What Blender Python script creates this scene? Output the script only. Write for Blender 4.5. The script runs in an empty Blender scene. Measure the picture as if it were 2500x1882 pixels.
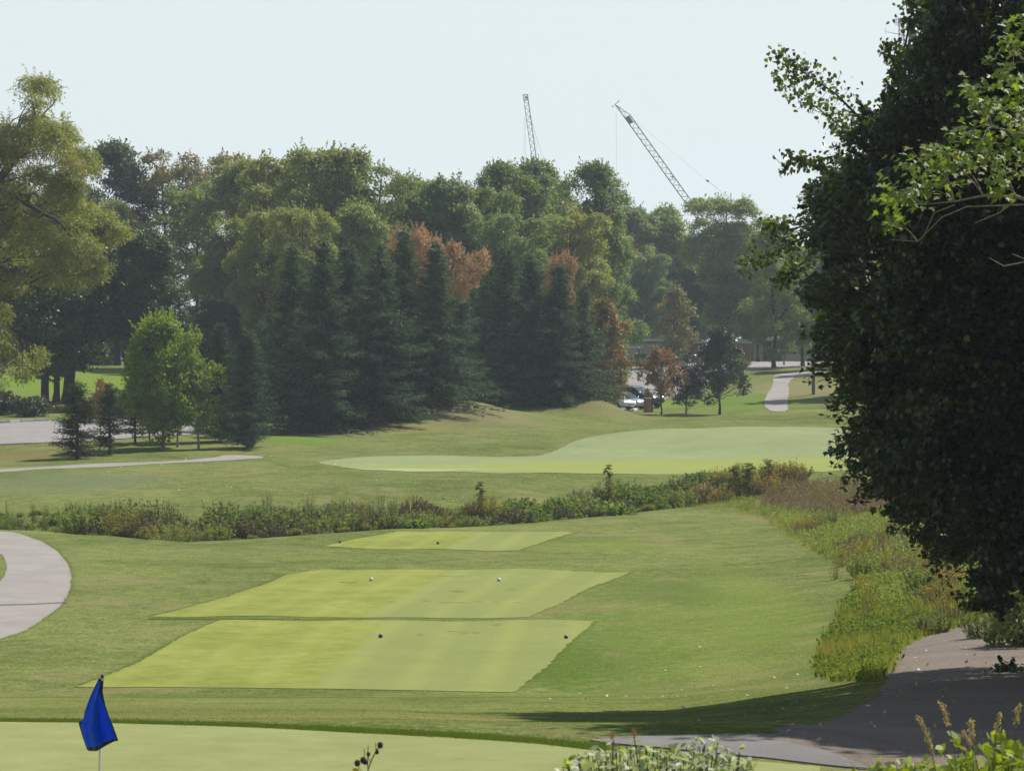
import bpy, math, random
import numpy as np
from mathutils import Vector, Matrix
from mathutils.geometry import delaunay_2d_cdt

sc = bpy.context.scene
COL = sc.collection

# ------------------------------------------------------------------ camera, sky, sun, exposure
F = 8300.0          # focal length in photograph pixels (2500 wide)
HZ = 870.0          # horizon row
CZ = 10.0           # camera height (m, world)
cam = bpy.data.cameras.new("camera")
cam.lens = 36.0 * F / 2500.0
cam.sensor_width = 36.0
cam.clip_start = 0.3
cam.clip_end = 6000
cam.dof.use_dof = True
cam.dof.focus_distance = 130.0
cam.dof.aperture_fstop = 17.0
camo = bpy.data.objects.new("camera", cam)
COL.objects.link(camo)
camo.location = (0, 0, CZ)
camo.rotation_euler = (math.pi / 2 - math.atan((941 - HZ) / F), 0, 0)
sc.camera = camo

SUN_AZ = math.radians(42)      # clockwise from straight ahead
SUN_EL = math.radians(48)
world = bpy.data.worlds.new("World")
sc.world = world
world.use_nodes = True
wn = world.node_tree.nodes
wl = world.node_tree.links
sky = wn.new("ShaderNodeTexSky")
sky.sky_type = 'NISHITA'
sky.sun_disc = False
sky.sun_elevation = SUN_EL
sky.sun_rotation = SUN_AZ
sky.altitude = 200
sky.air_density = 1.0
sky.dust_density = 0.6
sky.ozone_density = 1.5
bg = wn.get("Background") or wn.new("ShaderNodeBackground")
# hazy summer air: the sky a few degrees up is carried down to the horizon, and all of it is paled
tc = wn.new("ShaderNodeTexCoord"); sp = wn.new("ShaderNodeSeparateXYZ"); cb = wn.new("ShaderNodeCombineXYZ")
mx = wn.new("ShaderNodeMath"); mx.operation = 'MAXIMUM'; mx.inputs[1].default_value = 0.0
ad = wn.new("ShaderNodeMath"); ad.operation = 'MULTIPLY_ADD'; ad.inputs[1].default_value = 0.85; ad.inputs[2].default_value = 0.15
wl.new(tc.outputs["Generated"], sp.inputs[0]); wl.new(sp.outputs[0], cb.inputs[0]); wl.new(sp.outputs[1], cb.inputs[1])
wl.new(sp.outputs[2], mx.inputs[0]); wl.new(mx.outputs[0], ad.inputs[0]); wl.new(ad.outputs[0], cb.inputs[2]); wl.new(cb.outputs[0], sky.inputs[0])
pm = wn.new("ShaderNodeMix"); pm.data_type = 'RGBA'
# the haze bank is thickest low down and thins towards the zenith
pr = wn.new("ShaderNodeMapRange"); pr.interpolation_type = 'SMOOTHSTEP'
pr.inputs[1].default_value = 0.10; pr.inputs[2].default_value = 0.60; pr.inputs[3].default_value = 0.92; pr.inputs[4].default_value = 0.1
wl.new(sp.outputs[2], pr.inputs[0]); wl.new(pr.outputs[0], pm.inputs[0])
pm.inputs[7].default_value = (7.2, 7.85, 7.72, 1)
wl.new(sky.outputs[0], pm.inputs[6]); wl.new(pm.outputs[2], bg.inputs[0])
bg.inputs[1].default_value = 0.085

sun = bpy.data.lights.new("sun", 'SUN')
sun.energy = 5.0
sun.angle = math.radians(0.55)
sun.color = (1.0, 0.94, 0.84)
suno = bpy.data.objects.new("sun", sun)
COL.objects.link(suno)
sd = Vector((math.sin(SUN_AZ) * math.cos(SUN_EL), math.cos(SUN_AZ) * math.cos(SUN_EL), math.sin(SUN_EL)))
suno.rotation_euler = sd.to_track_quat('Z', 'Y').to_euler()
suno.location = (200, 200, 300)
sc.view_settings.view_transform = 'Standard'
sc.view_settings.look = 'None'
sc.view_settings.exposure = 0.42
sc.view_settings.gamma = 1.0
sc.view_settings.use_curve_mapping = False
sc.render.engine = 'CYCLES'
cy = sc.cycles
cy.use_denoising = True
cy.denoiser = 'OPENIMAGEDENOISE'
cy.denoising_input_passes = 'RGB_ALBEDO_NORMAL'
cy.denoising_prefilter = 'ACCURATE'
cy.max_bounces = 8
cy.diffuse_bounces = 4
cy.glossy_bounces = 2
cy.transmission_bounces = 5
cy.transparent_max_bounces = 4
cy.volume_bounces = 0
cy.sample_clamp_indirect = 5

# ------------------------------------------------------------------ helpers
def empty(name, loc, rz=0.0, label=None, cat=None, group=None):
    o = bpy.data.objects.new(name, None)
    COL.objects.link(o)
    o.location = loc
    o.rotation_euler = (0, 0, rz)
    o.empty_display_size = 0.2
    tag(o, label, cat, group)
    return o

def tag(o, label=None, cat=None, group=None, kind=None):
    if label: o["label"] = label
    if cat: o["category"] = cat
    if group: o["group"] = group
    if kind: o["kind"] = kind
    return o

def link(name, mesh, m=None, parent=None, kind=None, loc=None):
    o = bpy.data.objects.new(name, mesh)
    COL.objects.link(o)
    if m is not None:
        if len(mesh.materials) == 0:
            mesh.materials.append(m)
        elif mesh.materials[0] != m:
            o.material_slots[0].link = 'OBJECT'
            o.material_slots[0].material = m
    if parent is not None: o.parent = parent
    if kind: o["kind"] = kind
    if loc is not None: o.location = loc
    return o

class MB:
    """collects verts and faces"""
    def __init__(s): s.v = []; s.f = []; s.n = 0
    def add(s, v, f):
        s.v.extend([tuple(map(float, p)) for p in v])
        s.f.extend([tuple(i + s.n for i in q) for q in f])
        s.n += len(v)
    def box(s, cx, cy_, cz, sx, sy, sz, M=None, bev=0.0):
        hx, hy, hz = sx / 2, sy / 2, sz / 2
        if bev <= 0:
            v = [Vector((cx + a * hx, cy_ + b * hy, cz + c * hz)) for a in (-1, 1) for b in (-1, 1) for c in (-1, 1)]
            f = [(0, 1, 3, 2), (4, 6, 7, 5), (0, 4, 5, 1), (2, 3, 7, 6), (0, 2, 6, 4), (1, 5, 7, 3)]
        else:
            b = bev
            ring = [(-hx + b, -hy), (hx - b, -hy), (hx, -hy + b), (hx, hy - b), (hx - b, hy), (-hx + b, hy), (-hx, hy - b), (-hx, -hy + b)]
            v = []
            for z, k in ((-hz, (hx - b) / hx), (-hz + b, 1), (hz - b, 1), (hz, (hx - b) / hx)):
                kk = 1 if k == 1 else k
                v += [Vector((cx + x * kk, cy_ + y * (1 if k == 1 else (hy - b) / hy), cz + z)) for x, y in ring]
            f = [tuple(range(7, -1, -1)), tuple(range(24, 32))]
            for r in range(3):
                for i in range(8):
                    j = (i + 1) % 8
                    f.append((r * 8 + i, r * 8 + j, r * 8 + 8 + j, r * 8 + 8 + i))
        if M is not None: v = [M @ p for p in v]
        s.add(v, f)
    def tube(s, pts, radii, n=6, cap=True):
        P = [Vector(p) for p in pts]
        m = len(P)
        if not hasattr(radii, '__len__'): radii = [radii] * m
        v = []; f = []
        ref = None
        for i in range(m):
            d = (P[min(i + 1, m - 1)] - P[max(i - 1, 0)])
            if d.length < 1e-9: d = Vector((0, 0, 1))
            d.normalize()
            if ref is None:
                ref = Vector((1, 0, 0)) if abs(d.x) < 0.8 else Vector((0, 1, 0))
            a = (ref - d * ref.dot(d)).normalized()
            b = d.cross(a)
            ref = a
            for k in range(n):
                t = 2 * math.pi * k / n
                v.append(P[i] + (a * math.cos(t) + b * math.sin(t)) * radii[i])
        for i in range(m - 1):
            for k in range(n):
                k2 = (k + 1) % n
                f.append((i * n + k, i * n + k2, (i + 1) * n + k2, (i + 1) * n + k))
        if cap:
            f.append(tuple(range(n - 1, -1, -1)))
            f.append(tuple((m - 1) * n + k for k in range(n)))
        s.add(v, f)
    def sphere(s, c, r, nu=10, nv=7, sq=(1, 1, 1)):
        v = []; f = []
        v.append((c[0], c[1], c[2] - r * sq[2]))
        for j in range(1, nv):
            ph = -math.pi / 2 + math.pi * j / nv
            for i in range(nu):
                t = 2 * math.pi * i / nu
                v.append((c[0] + r * sq[0] * math.cos(ph) * math.cos(t), c[1] + r * sq[1] * math.cos(ph) * math.sin(t), c[2] + r * sq[2] * math.sin(ph)))
        v.append((c[0], c[1], c[2] + r * sq[2]))
        for i in range(nu):
            f.append((0, 1 + (i + 1) % nu, 1 + i))
            f.append((len(v) - 1, 1 + (nv - 2) * nu + i, 1 + (nv - 2) * nu + (i + 1) % nu))
        for j in range(nv - 2):
            for i in range(nu):
                a = 1 + j * nu + i; b = 1 + j * nu + (i + 1) % nu
                f.append((a, b, b + nu, a + nu))
        s.add(v, f)
    def disc(s, c, axis, r, th, n=16, r_in=0.0):
        """short cylinder (or ring) of thickness th along axis 'x'/'y'/'z'"""
        A = {'x': (Vector((0, 1, 0)), Vector((0, 0, 1)), Vector((1, 0, 0))), 'y': (Vector((0, 0, 1)), Vector((1, 0, 0)), Vector((0, 1, 0))), 'z': (Vector((1, 0, 0)), Vector((0, 1, 0)), Vector((0, 0, 1)))}[axis]
        c = Vector(c)
        rings = [(r_in, -th / 2), (r, -th / 2), (r, th / 2), (r_in, th / 2)] if r_in > 0 else [(r * 0.93, -th / 2), (r, -th * 0.35), (r, th * 0.35), (r * 0.93, th / 2)]
        v = []; f = []
        for rr, h in rings:
            for k in range(n):
                t = 2 * math.pi * k / n
                v.append(c + A[0] * (rr * math.cos(t)) + A[1] * (rr * math.sin(t)) + A[2] * h)
        for j in range(4 if r_in > 0 else 3):
            for k in range(n):
                k2 = (k + 1) % n; j2 = (j + 1) % 4
                f.append((j * n + k, j * n + k2, j2 * n + k2, j2 * n + k))
        if r_in <= 0:
            f.append(tuple(range(n - 1, -1, -1))); f.append(tuple(3 * n + k for k in range(n)))
        s.add(v, f)
    def mesh(s, name, smooth=False):
        me = bpy.data.meshes.new(name)
        me.from_pydata(s.v, [], s.f)
        if smooth: me.shade_smooth()
        me.update()
        return me
    def build(s, name, m, parent=None, smooth=False, kind=None, loc=None):
        return link(name, s.mesh(name, smooth), m, parent, kind, loc)

def arr_mesh(name, V, K, tint=None):
    """V: (N*K,3) floats, N polygons of K consecutive verts"""
    V = np.asarray(V, dtype=np.float32).reshape(-1, 3)
    n = len(V) // K
    me = bpy.data.meshes.new(name)
    me.vertices.add(len(V)); me.vertices.foreach_set("co", V.ravel())
    me.loops.add(n * K); me.loops.foreach_set("vertex_index", np.arange(n * K, dtype=np.int32))
    me.polygons.add(n); me.polygons.foreach_set("loop_start", np.arange(0, n * K, K, dtype=np.int32))
    me.update(calc_edges=True)
    if tint is not None:
        a = me.attributes.new("tint", 'FLOAT', 'FACE')
        a.data.foreach_set("value", np.asarray(tint, dtype=np.float32))
    return me

def nrm(a):
    return a / np.maximum(np.linalg.norm(a, axis=-1, keepdims=True), 1e-9)

TPL = {
    'rhomb': np.array([(0, -.5), (.30, -.05), (0, .5), (-.30, -.05)]),
    'oval': np.array([(0, -.5), (.27, -.22), (.27, .18), (0, .5), (-.27, .18), (-.27, -.22)]),
    'long': np.array([(0, -.5), (.11, -.1), (0, .5), (-.11, -.1)]),
    'blade': np.array([(-.10, 0), (.10, 0), (0, 1.0)]),
    'heart': np.array([(0, -.42), (.30, -.40), (.44, -.12), (.30, .22), (0, .58), (-.30, .22), (-.44, -.12), (-.30, -.40)]),
    'maple': np.array([(0, -.42), (.16, -.24), (.42, -.30), (.32, -.06), (.52, .16), (.24, .18), (0, .56), (-.24, .18), (-.52, .16), (-.32, -.06), (-.42, -.30), (-.16, -.24)]),
}
def leaves(name, C, N, size, tpl='rhomb', rng=None, D=None, tint=None, bend=0.12):
    C = np.asarray(C, float); n = len(C)
    N = nrm(np.asarray(N, float))
    if D is None:
        D = rng.normal(size=(n, 3))
    D = nrm(np.asarray(D, float))
    B = nrm(D - N * (D * N).sum(1, keepdims=True) + 1e-6 * rng.normal(size=(n, 3)))
    T = np.cross(B, N)
    t = TPL[tpl]; K = len(t)
    s = (np.ones(n) * size)[:, None, None]
    z = bend * (np.abs(t[:, 0]) * 1.2 - 0.8 * t[:, 1] ** 2)
    V = C[:, None, :] + s * (t[None, :, 0, None] * T[:, None, :] + t[None, :, 1, None] * B[:, None, :] + z[None, :, None] * N[:, None, :])
    if tint is None: tint = rng.random(n)
    return arr_mesh(name, V, K, tint)

# ------------------------------------------------------------------ materials
def mat(name, base=(.5, .5, .5), rough=.6, metal=0.0, spec=.5, **k):
    m = bpy.data.materials.new(name)
    m.use_nodes = True
    b = m.node_tree.nodes["Principled BSDF"]
    b.inputs["Base Color"].default_value = (*base, 1)
    b.inputs["Roughness"].default_value = rough
    b.inputs["Metallic"].default_value = metal
    b.inputs["Specular IOR Level"].default_value = spec
    for a, v in k.items():
        b.inputs[a.replace('_', ' ')].default_value = v
    return m

def nodes(m): return m.node_tree.nodes, m.node_tree.links, m.node_tree.nodes["Principled BSDF"]

def noise(nt, scale, detail=3, vec=None, rough=.55, dist=0.0):
    n = nt.nodes.new("ShaderNodeTexNoise")
    n.inputs["Scale"].default_value = scale
    n.inputs["Detail"].default_value = detail
    n.inputs["Roughness"].default_value = rough
    n.inputs["Distortion"].default_value = dist
    if vec is not None: nt.links.new(vec, n.inputs["Vector"])
    return n.outputs["Fac"]

def ramp(nt, fac, stops, interp='LINEAR'):
    r = nt.nodes.new("ShaderNodeValToRGB")
    r.color_ramp.interpolation = interp
    e = r.color_ramp.elements
    while len(e) < len(stops): e.new(0.5)
    for i, (p, c) in enumerate(stops):
        e[i].position = p
        e[i].color = (c, c, c, 1) if not hasattr(c, '__len__') else (*c, 1)
    nt.links.new(fac, r.inputs[0])
    return r.outputs[0]

def mixc(nt, fac, a, b, mode='MIX'):
    m = nt.nodes.new("ShaderNodeMix"); m.data_type = 'RGBA'; m.blend_type = mode
    for sock, v in ((m.inputs[0], fac), (m.inputs[6], a), (m.inputs[7], b)):
        if isinstance(v, bpy.types.NodeSocket): nt.links.new(v, sock)
        elif hasattr(v, '__len__'): sock.default_value = (*v, 1)
        else: sock.default_value = v
    return m.outputs[2]

def math_n(nt, op, a, b=None, clamp=False):
    m = nt.nodes.new("ShaderNodeMath"); m.operation = op; m.use_clamp = clamp
    for i, v in enumerate((a, b)):
        if v is None: continue
        if isinstance(v, bpy.types.NodeSocket): nt.links.new(v, m.inputs[i])
        else: m.inputs[i].default_value = v
    return m.outputs[0]

def objco(nt):
    return nt.nodes.new("ShaderNodeTexCoord").outputs["Object"]

GAIN = dict(broadleaf_green=1.45, broadleaf_olive=1.4, broadleaf_cool=1.5, broadleaf_rust_tipped=1.4, broadleaf_dark=1.35, spruce_needles=1.5, blue_spruce_needles=1.25,
            yellowing_leaves=1.2, bright_maple=1.35, shaded_maple_leaves=1.05, dried_weeds=2.0, weed_green=1.75, vine_green=1.25, grey_green_weeds=1.85, yellow_green_grass=1.2, brown_seed_heads=1.45,
            poplar_leaves=1.2, autumn_gold=1.3, autumn_red=1.35)
def foliage(name, c_lo, c_hi, accent=None, acc_amt=0.0, acc_scale=.25, trans=.35, rough=.55, spec=.35, tcol=None):
    """leaf material: leaf to leaf variation, clumps of accent colour, light passing through"""
    g = GAIN.get(name, 1.0)
    c_lo = tuple(x * g for x in c_lo); c_hi = tuple(x * g for x in c_hi)
    m = mat(name, c_lo, rough, spec=spec)
    nt = m.node_tree; N, L, b = nodes(m)
    at = N.new("ShaderNodeAttribute"); at.attribute_name = "tint"
    oi = N.new("ShaderNodeObjectInfo")
    co = objco(nt)
    big = noise(nt, .35, 2, co)
    f = math_n(nt, 'ADD', math_n(nt, 'MULTIPLY', at.outputs["Fac"], .6), math_n(nt, 'MULTIPLY', big, .45))
    f = math_n(nt, 'ADD', f, math_n(nt, 'MULTIPLY', math_n(nt, 'SUBTRACT', oi.outputs["Random"], .5), .35), True)
    col = mixc(nt, f, c_lo, c_hi)
    if accent is not None:
        v = N.new("ShaderNodeVectorMath"); v.operation = 'ADD'
        L.new(co, v.inputs[0])
        cmb = N.new("ShaderNodeCombineXYZ"); L.new(math_n(nt, 'MULTIPLY', oi.outputs["Random"], 40), cmb.inputs[0])
        L.new(cmb.outputs[0], v.inputs[1])
        an = noise(nt, acc_scale, 3, v.outputs[0])
        an = math_n(nt, 'ADD', an, math_n(nt, 'MULTIPLY', math_n(nt, 'SUBTRACT', at.outputs["Fac"], .5), .25))
        am = ramp(nt, an, [(max(0, .68 - acc_amt), 0.0), (min(1, .80 - acc_amt), 1.0)])
        col = mixc(nt, am, col, accent)
    L.new(col, b.inputs["Base Color"])
    tr = N.new("ShaderNodeBsdfTranslucent")
    tc = mixc(nt, 1.0, col, tcol or (1.5, 1.55, .55), 'MULTIPLY')
    L.new(tc, tr.inputs["Color"])
    ms = N.new("ShaderNodeMixShader"); ms.inputs[0].default_value = trans
    L.new(b.outputs[0], ms.inputs[1]); L.new(tr.outputs[0], ms.inputs[2])
    L.new(ms.outputs[0], N["Material Output"].inputs["Surface"])
    return m

def bark(name, c1, c2, scale=6):
    m = mat(name, c1, .9, spec=.2)
    nt = m.node_tree; N, L, b = nodes(m)
    mp = N.new("ShaderNodeMapping"); mp.inputs["Scale"].default_value = (1, 1, .25)
    L.new(objco(nt), mp.inputs[0])
    n = noise(nt, scale, 5, mp.outputs[0], .65)
    L.new(ramp(nt, n, [(.3, c1), (.7, c2)]), b.inputs["Base Color"])
    bp = N.new("ShaderNodeBump"); bp.inputs["Strength"].default_value = .6; bp.inputs["Distance"].default_value = .05
    L.new(n, bp.inputs["Height"]); L.new(bp.outputs[0], b.inputs["Normal"])
    return m

def turf(name, c_lo, c_hi, dry=None, dry_amt=0.0, fine=22.0, bump=.35, patch=.12, stretch=None, stripes=None, rough=.85, spots=None, sheen=0.0, sp_con=.5, midsc=1.6):
    m = mat(name, c_lo, 1.0, spec=0.0)
    nt = m.node_tree; N, L, b = nodes(m)
    co = objco(nt)
    big = noise(nt, patch, 3, co)
    mid = noise(nt, midsc, 3, co, .65)
    fin = noise(nt, fine, 2, co, .7)
    f = math_n(nt, 'ADD', math_n(nt, 'MULTIPLY', big, .5), math_n(nt, 'MULTIPLY', mid, .55))
    f = math_n(nt, 'ADD', f, math_n(nt, 'MULTIPLY', fin, sp_con))
    f = math_n(nt, 'ADD', f, math_n(nt, 'MULTIPLY', math_n(nt, 'SUBTRACT', noise(nt, .45, 4, co, .7, 1.0), .5), .5))
    f = math_n(nt, 'SUBTRACT', f, (1.05 + sp_con) / 2 - .5, True)
    f = ramp(nt, f, [(.26, 0.0), (.74, 1.0)])
    col = mixc(nt, f, c_lo, c_hi)
    if dry is not None:
        dn = noise(nt, patch * 2.3, 4, co, .65, .6)
        col = mixc(nt, ramp(nt, dn, [(.62 - dry_amt, 0.0), (.78 - dry_amt, .8)]), col, dry)
    if stripes is not None:      # mown direction: sheen of leaning grass painted as light and greyer passes. (angle, width, colour b, amount)
        ang, wid, cb, amt, off = stripes
        mp = N.new("ShaderNodeMapping"); mp.inputs["Rotation"].default_value = (0, 0, ang); mp.inputs["Location"].default_value = (off, 0, 0)
        L.new(co, mp.inputs[0])
        sx = N.new("ShaderNodeSeparateXYZ"); L.new(mp.outputs[0], sx.inputs[0])
        w = math_n(nt, 'SINE', math_n(nt, 'MULTIPLY', sx.outputs[0], math.pi / wid))
        col = mixc(nt, ramp(nt, math_n(nt, 'ADD', math_n(nt, 'MULTIPLY', w, .5), math_n(nt, 'MULTIPLY', mid, .04)), [(-.0 + .50 - .49, 0.0), (.05, amt)]), col, cb)
        w2 = math_n(nt, 'SINE', math_n(nt, 'MULTIPLY', sx.outputs[0], math.pi / .9))
        col = mixc(nt, ramp(nt, math_n(nt, 'MULTIPLY', w2, noise(nt, .6, 2, co)), [(0.0, 0.0), (.6, .22)]), col, tuple(x * 1.18 for x in c_hi))
    for (x, y, rx, ry, c, a) in (spots or []):     # single patches: worn, dried, greener or darker grass (world x, y, radii)
        mp = N.new("ShaderNodeMapping"); mp.vector_type = 'TEXTURE'
        mp.inputs["Location"].default_value = (x, y, 0); mp.inputs["Scale"].default_value = (rx, ry, 1e6)
        L.new(co, mp.inputs[0])
        ln = N.new("ShaderNodeVectorMath"); ln.operation = 'LENGTH'; L.new(mp.outputs[0], ln.inputs[0])
        q = math_n(nt, 'ADD', ln.outputs["Value"], math_n(nt, 'MULTIPLY', math_n(nt, 'SUBTRACT', mid, .5), 1.6))
        col = mixc(nt, ramp(nt, q, [(.55, a), (1.0, 0.0)]), col, c)
    L.new(col, b.inputs["Base Color"])
    b.inputs["Sheen Weight"].default_value = sheen
    b.inputs["Sheen Roughness"].default_value = .6
    bp = N.new("ShaderNodeBump"); bp.inputs["Strength"].default_value = bump; bp.inputs["Distance"].default_value = .06
    L.new(math_n(nt, 'ADD', fin, math_n(nt, 'MULTIPLY', mid, .8)), bp.inputs["Height"]); L.new(bp.outputs[0], b.inputs["Normal"])
    return m

def paving(name, c1, c2, fine=40, spots=.0, bump=.3, stone=None):
    m = mat(name, c1, .9, spec=.3)
    nt = m.node_tree; N, L, b = nodes(m)
    co = objco(nt)
    big = noise(nt, .35, 5, co, .7, .8)
    fin = noise(nt, fine, 3, co, .7)
    f = math_n(nt, 'ADD', math_n(nt, 'MULTIPLY', big, .6), math_n(nt, 'MULTIPLY', fin, .4))
    col = ramp(nt, f, [(.36, c1), (.60, c2)])
    h = fin
    if stone is not None:
        vo = N.new("ShaderNodeTexVoronoi"); vo.inputs["Scale"].default_value = 38; L.new(co, vo.inputs["Vector"])
        sel = math_n(nt, 'MULTIPLY', vo.outputs["Color"], 1.0)
        col = mixc(nt, ramp(nt, sel, [(.72, 0.0), (.9, .6)]), col, stone)
        h = math_n(nt, 'SUBTRACT', fin, vo.outputs["Distance"])
    L.new(col, b.inputs["Base Color"])
    bp = N.new("ShaderNodeBump"); bp.inputs["Strength"].default_value = bump; bp.inputs["Distance"].default_value = .04
    L.new(h, bp.inputs["Height"]); L.new(bp.outputs[0], b.inputs["Normal"])
    return m

# ------------------------------------------------------------------ terrain height
PX = np.array([-2500, 0, 300, 600, 900, 1150, 1400, 1600, 1800, 2000, 2200, 2500, 5000], float)
TZ = {   # distance: height relative to the camera for the columns 0..2500 (end columns repeat)
    -60: [-1.2] * 11,
    0: [-1.65] * 11,
    8: [-2.1] * 11,
    14: [-3.2] * 8 + [-3.0, -2.45, -2.2],
    20: [-4.25] * 8 + [-4.1, -3.35, -3.0],
    30: [-4.42] * 8 + [-4.45, -4.2, -4.0],
    40: [-4.45] * 8 + [-4.5, -4.6, -4.6],
    48: [-5.1, -5.1, -5.1, -5.1, -5.15, -5.2, -5.2, -5.2, -5.2, -5.1, -5.1],
    60: [-6.2, -6.2, -6.2, -6.2, -6.25, -6.25, -6.25, -6.1, -5.9, -5.7, -5.6],
    70: [-7.05, -7.05, -7.05, -7.05, -7.05, -7.05, -7.05, -6.9, -6.7, -6.25, -6.1],
    80: [-7.8, -7.8, -7.8, -7.8, -7.8, -7.8, -7.7, -7.5, -7.2, -6.75, -6.5],
    95: [-7.8, -7.8, -7.8, -7.8, -7.8, -7.8, -7.75, -7.65, -7.4, -7.0, -6.7],
    125: [-7.85] * 7 + [-7.8, -7.6, -7.3, -7.0],
    150: [-7.92] * 7 + [-7.9, -7.75, -7.5, -7.2],
    165: [-7.5, -7.4, -7.4, -7.6, -7.9, -7.9, -7.9, -7.9, -7.8, -7.5, -7.2],
    178: [-6.85, -6.85, -6.85, -6.9, -7.0, -7.4, -7.6, -7.6, -7.6, -7.4, -7.1],
    190: [-6.35, -6.4, -6.45, -6.5, -6.5, -6.55, -6.6, -6.6, -6.6, -6.6, -6.5],
    200: [-6.2, -6.15, -6.15, -6.3, -6.4, -6.45, -6.45, -6.45, -6.4, -6.4, -6.3],
    215: [-5.75, -5.75, -5.9, -6.1, -6.2, -6.2, -6.2, -6.2, -6.1, -6.0, -5.9],
    228: [-5.0, -5.1, -5.65, -5.6, -5.7, -5.7, -5.7, -5.6, -5.5, -5.5, -5.4],
    240: [-4.4, -4.6, -5.3, -5.0, -4.9, -5.15, -5.0, -5.0, -5.0, -5.0, -5.0],
    252: [-4.0, -4.2, -4.9, -4.5, -4.3, -4.7, -4.85, -4.85, -4.8, -4.8, -4.8],
    270: [-3.2, -3.2, -4.4, -4.1, -4.0, -4.3, -4.65, -4.55, -4.4, -4.2, -4.2],
    285: [-2.3, -2.3, -4.2, -3.9, -3.9, -4.4, -4.55, -4.1, -3.9, -3.7, -3.7],
    300: [-1.6, -1.6, -3.9, -3.8, -3.8, -4.15, -4.2, -3.3, -3.1, -3.0, -3.0],
    320: [-.85, -.85, -3.5, -3.5, -3.5, -3.5, -3.3, -2.2, -2.0, -2.0, -2.0],
    340: [-1.2, -1.2, -3.0, -3.0, -3.0, -2.7, -2.3, -1.5, -1.3, -1.3, -1.3],
    365: [-1.8, -1.8, -2.6, -2.6, -2.4, -1.8, -1.35, -.95, -.9, -.9, -.9],
    390: [-2, -2, -2, -2, -1.6, -.9, -.8, -.6, -.6, -.6, -.6],
    450: [-.8] * 11,
    700: [-3.0] * 11,
    1700: [-8.0] * 11,
}
def _pchip(x, y, xi):
    x = np.asarray(x, float); y = np.asarray(y, float)
    h = np.diff(x); d = np.diff(y, axis=0) / h.reshape(-1, *([1] * (y.ndim - 1)))
    m = np.zeros_like(y)
    a, b = d[:-1], d[1:]
    with np.errstate(divide='ignore', invalid='ignore'):
        hm = 2 * a * b / (a + b)
    m[1:-1] = np.where(a * b > 0, hm, 0)
    m[0] = d[0]; m[-1] = d[-1]
    i = np.clip(np.searchsorted(x, xi) - 1, 0, len(x) - 2)
    sh = (-1, *([1] * (y.ndim - 1)))
    t = ((xi - x[i]) / h[i]).reshape(sh); hh = h[i].reshape(sh)
    return (2*t**3 - 3*t**2 + 1) * y[i] + (t**3 - 2*t**2 + t) * hh * m[i] + (-2*t**3 + 3*t**2) * y[i+1] + (t**3 - t**2) * hh * m[i+1]
YR = np.array(sorted(TZ), float)
TAB = np.array([[TZ[int(y)][0]] + TZ[int(y)] + [TZ[int(y)][-1]] for y in YR])
PXF = np.arange(-2500, 5001, 25.0)
YF = np.concatenate([np.arange(-60, 460, .5), np.linspace(460, 1700, 200)])
TF = _pchip(YR, _pchip(PX, TAB.T, PXF).T, YF)
CREEK = np.array([(-700, 168), (-200, 164), (0, 160), (250, 156), (450, 151), (700, 155), (1000, 161), (1300, 167), (1500, 174), (1750, 182), (2000, 188), (2500, 196), (3200, 205)], float)
MOUNDS = [  # px, distance, height, sigma x, sigma y
    (1145, 250, 1.0, 2.4, 5.0), (1000, 246, .55, 2.4, 4.0), (880, 243, .25, 2.5, 4),
    (1472, 264, .80, 1.30, 5.0), (1400, 262, .45, 2.2, 5.0), (640, 225, .35, 2.5, 4.0), (1290, 270, .5, 3, 5),
]
def hgt(X, Y):
    X = np.asarray(X, float); Y = np.asarray(Y, float)
    px = np.clip(1250 + F * X / np.maximum(Y, 14.0), -2499, 4999)
    y = np.clip(Y, -59.9, 1699)
    i = np.clip(np.searchsorted(YF, y, side='right') - 1, 0, len(YF) - 2)
    ty = (y - YF[i]) / (YF[i + 1] - YF[i])
    fx = (px + 2500) / 25.0; j = np.clip(fx.astype(int), 0, len(PXF) - 2); tx = fx - j
    z = (TF[i, j] * (1-tx) + TF[i, j+1] * tx) * (1-ty) + (TF[i+1, j] * (1-tx) + TF[i+1, j+1] * tx) * ty
    cy_ = np.interp(px, CREEK[:, 0], CREEK[:, 1])
    z = z - .55 * np.exp(-((Y - cy_) / 3.0) ** 2)
    for (p, yy, hh, sx, sy) in MOUNDS:
        xx = (p - 1250) / F * yy
        z = z + hh * np.exp(-((X - xx) / sx) ** 2 / 2 - ((Y - yy) / sy) ** 2 / 2)
    w = np.clip((Y - 82) / 15, 0, 1)
    z = z + w * .035 * (np.sin(X * .61 + Y * .13) * np.cos(Y * .37 - X * .21) + .6 * np.sin(X * 1.3 - Y * .5))
    return z + CZ
def H1(x, y): return float(hgt(x, y))
def X_of(px, Y): return (px - 1250.0) / F * Y
def at(px, Y, dz=0.0):
    x = X_of(px, Y)
    return Vector((x, Y, H1(x, Y) + dz))
_Ys = np.arange(16, 700, .25)
def hit(px, py, ymin=16, ymax=700):
    """ground point seen in this direction from the camera"""
    z = hgt(X_of(px, _Ys), _Ys) - CZ
    row = HZ - z * F / _Ys
    ok = (row <= py) & (_Ys >= ymin)
    k = int(np.argmax(ok)) if ok.any() else len(_Ys) - 1
    Y = float(min(_Ys[k], ymax))
    if k > 0 and ok.any() and _Ys[k-1] >= ymin and row[k-1] > row[k]:
        Y = float(_Ys[k-1] + .25 * (row[k-1] - py) / (row[k-1] - row[k]))
        Y = min(Y, ymax)
    return (X_of(px, Y), Y)

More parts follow.
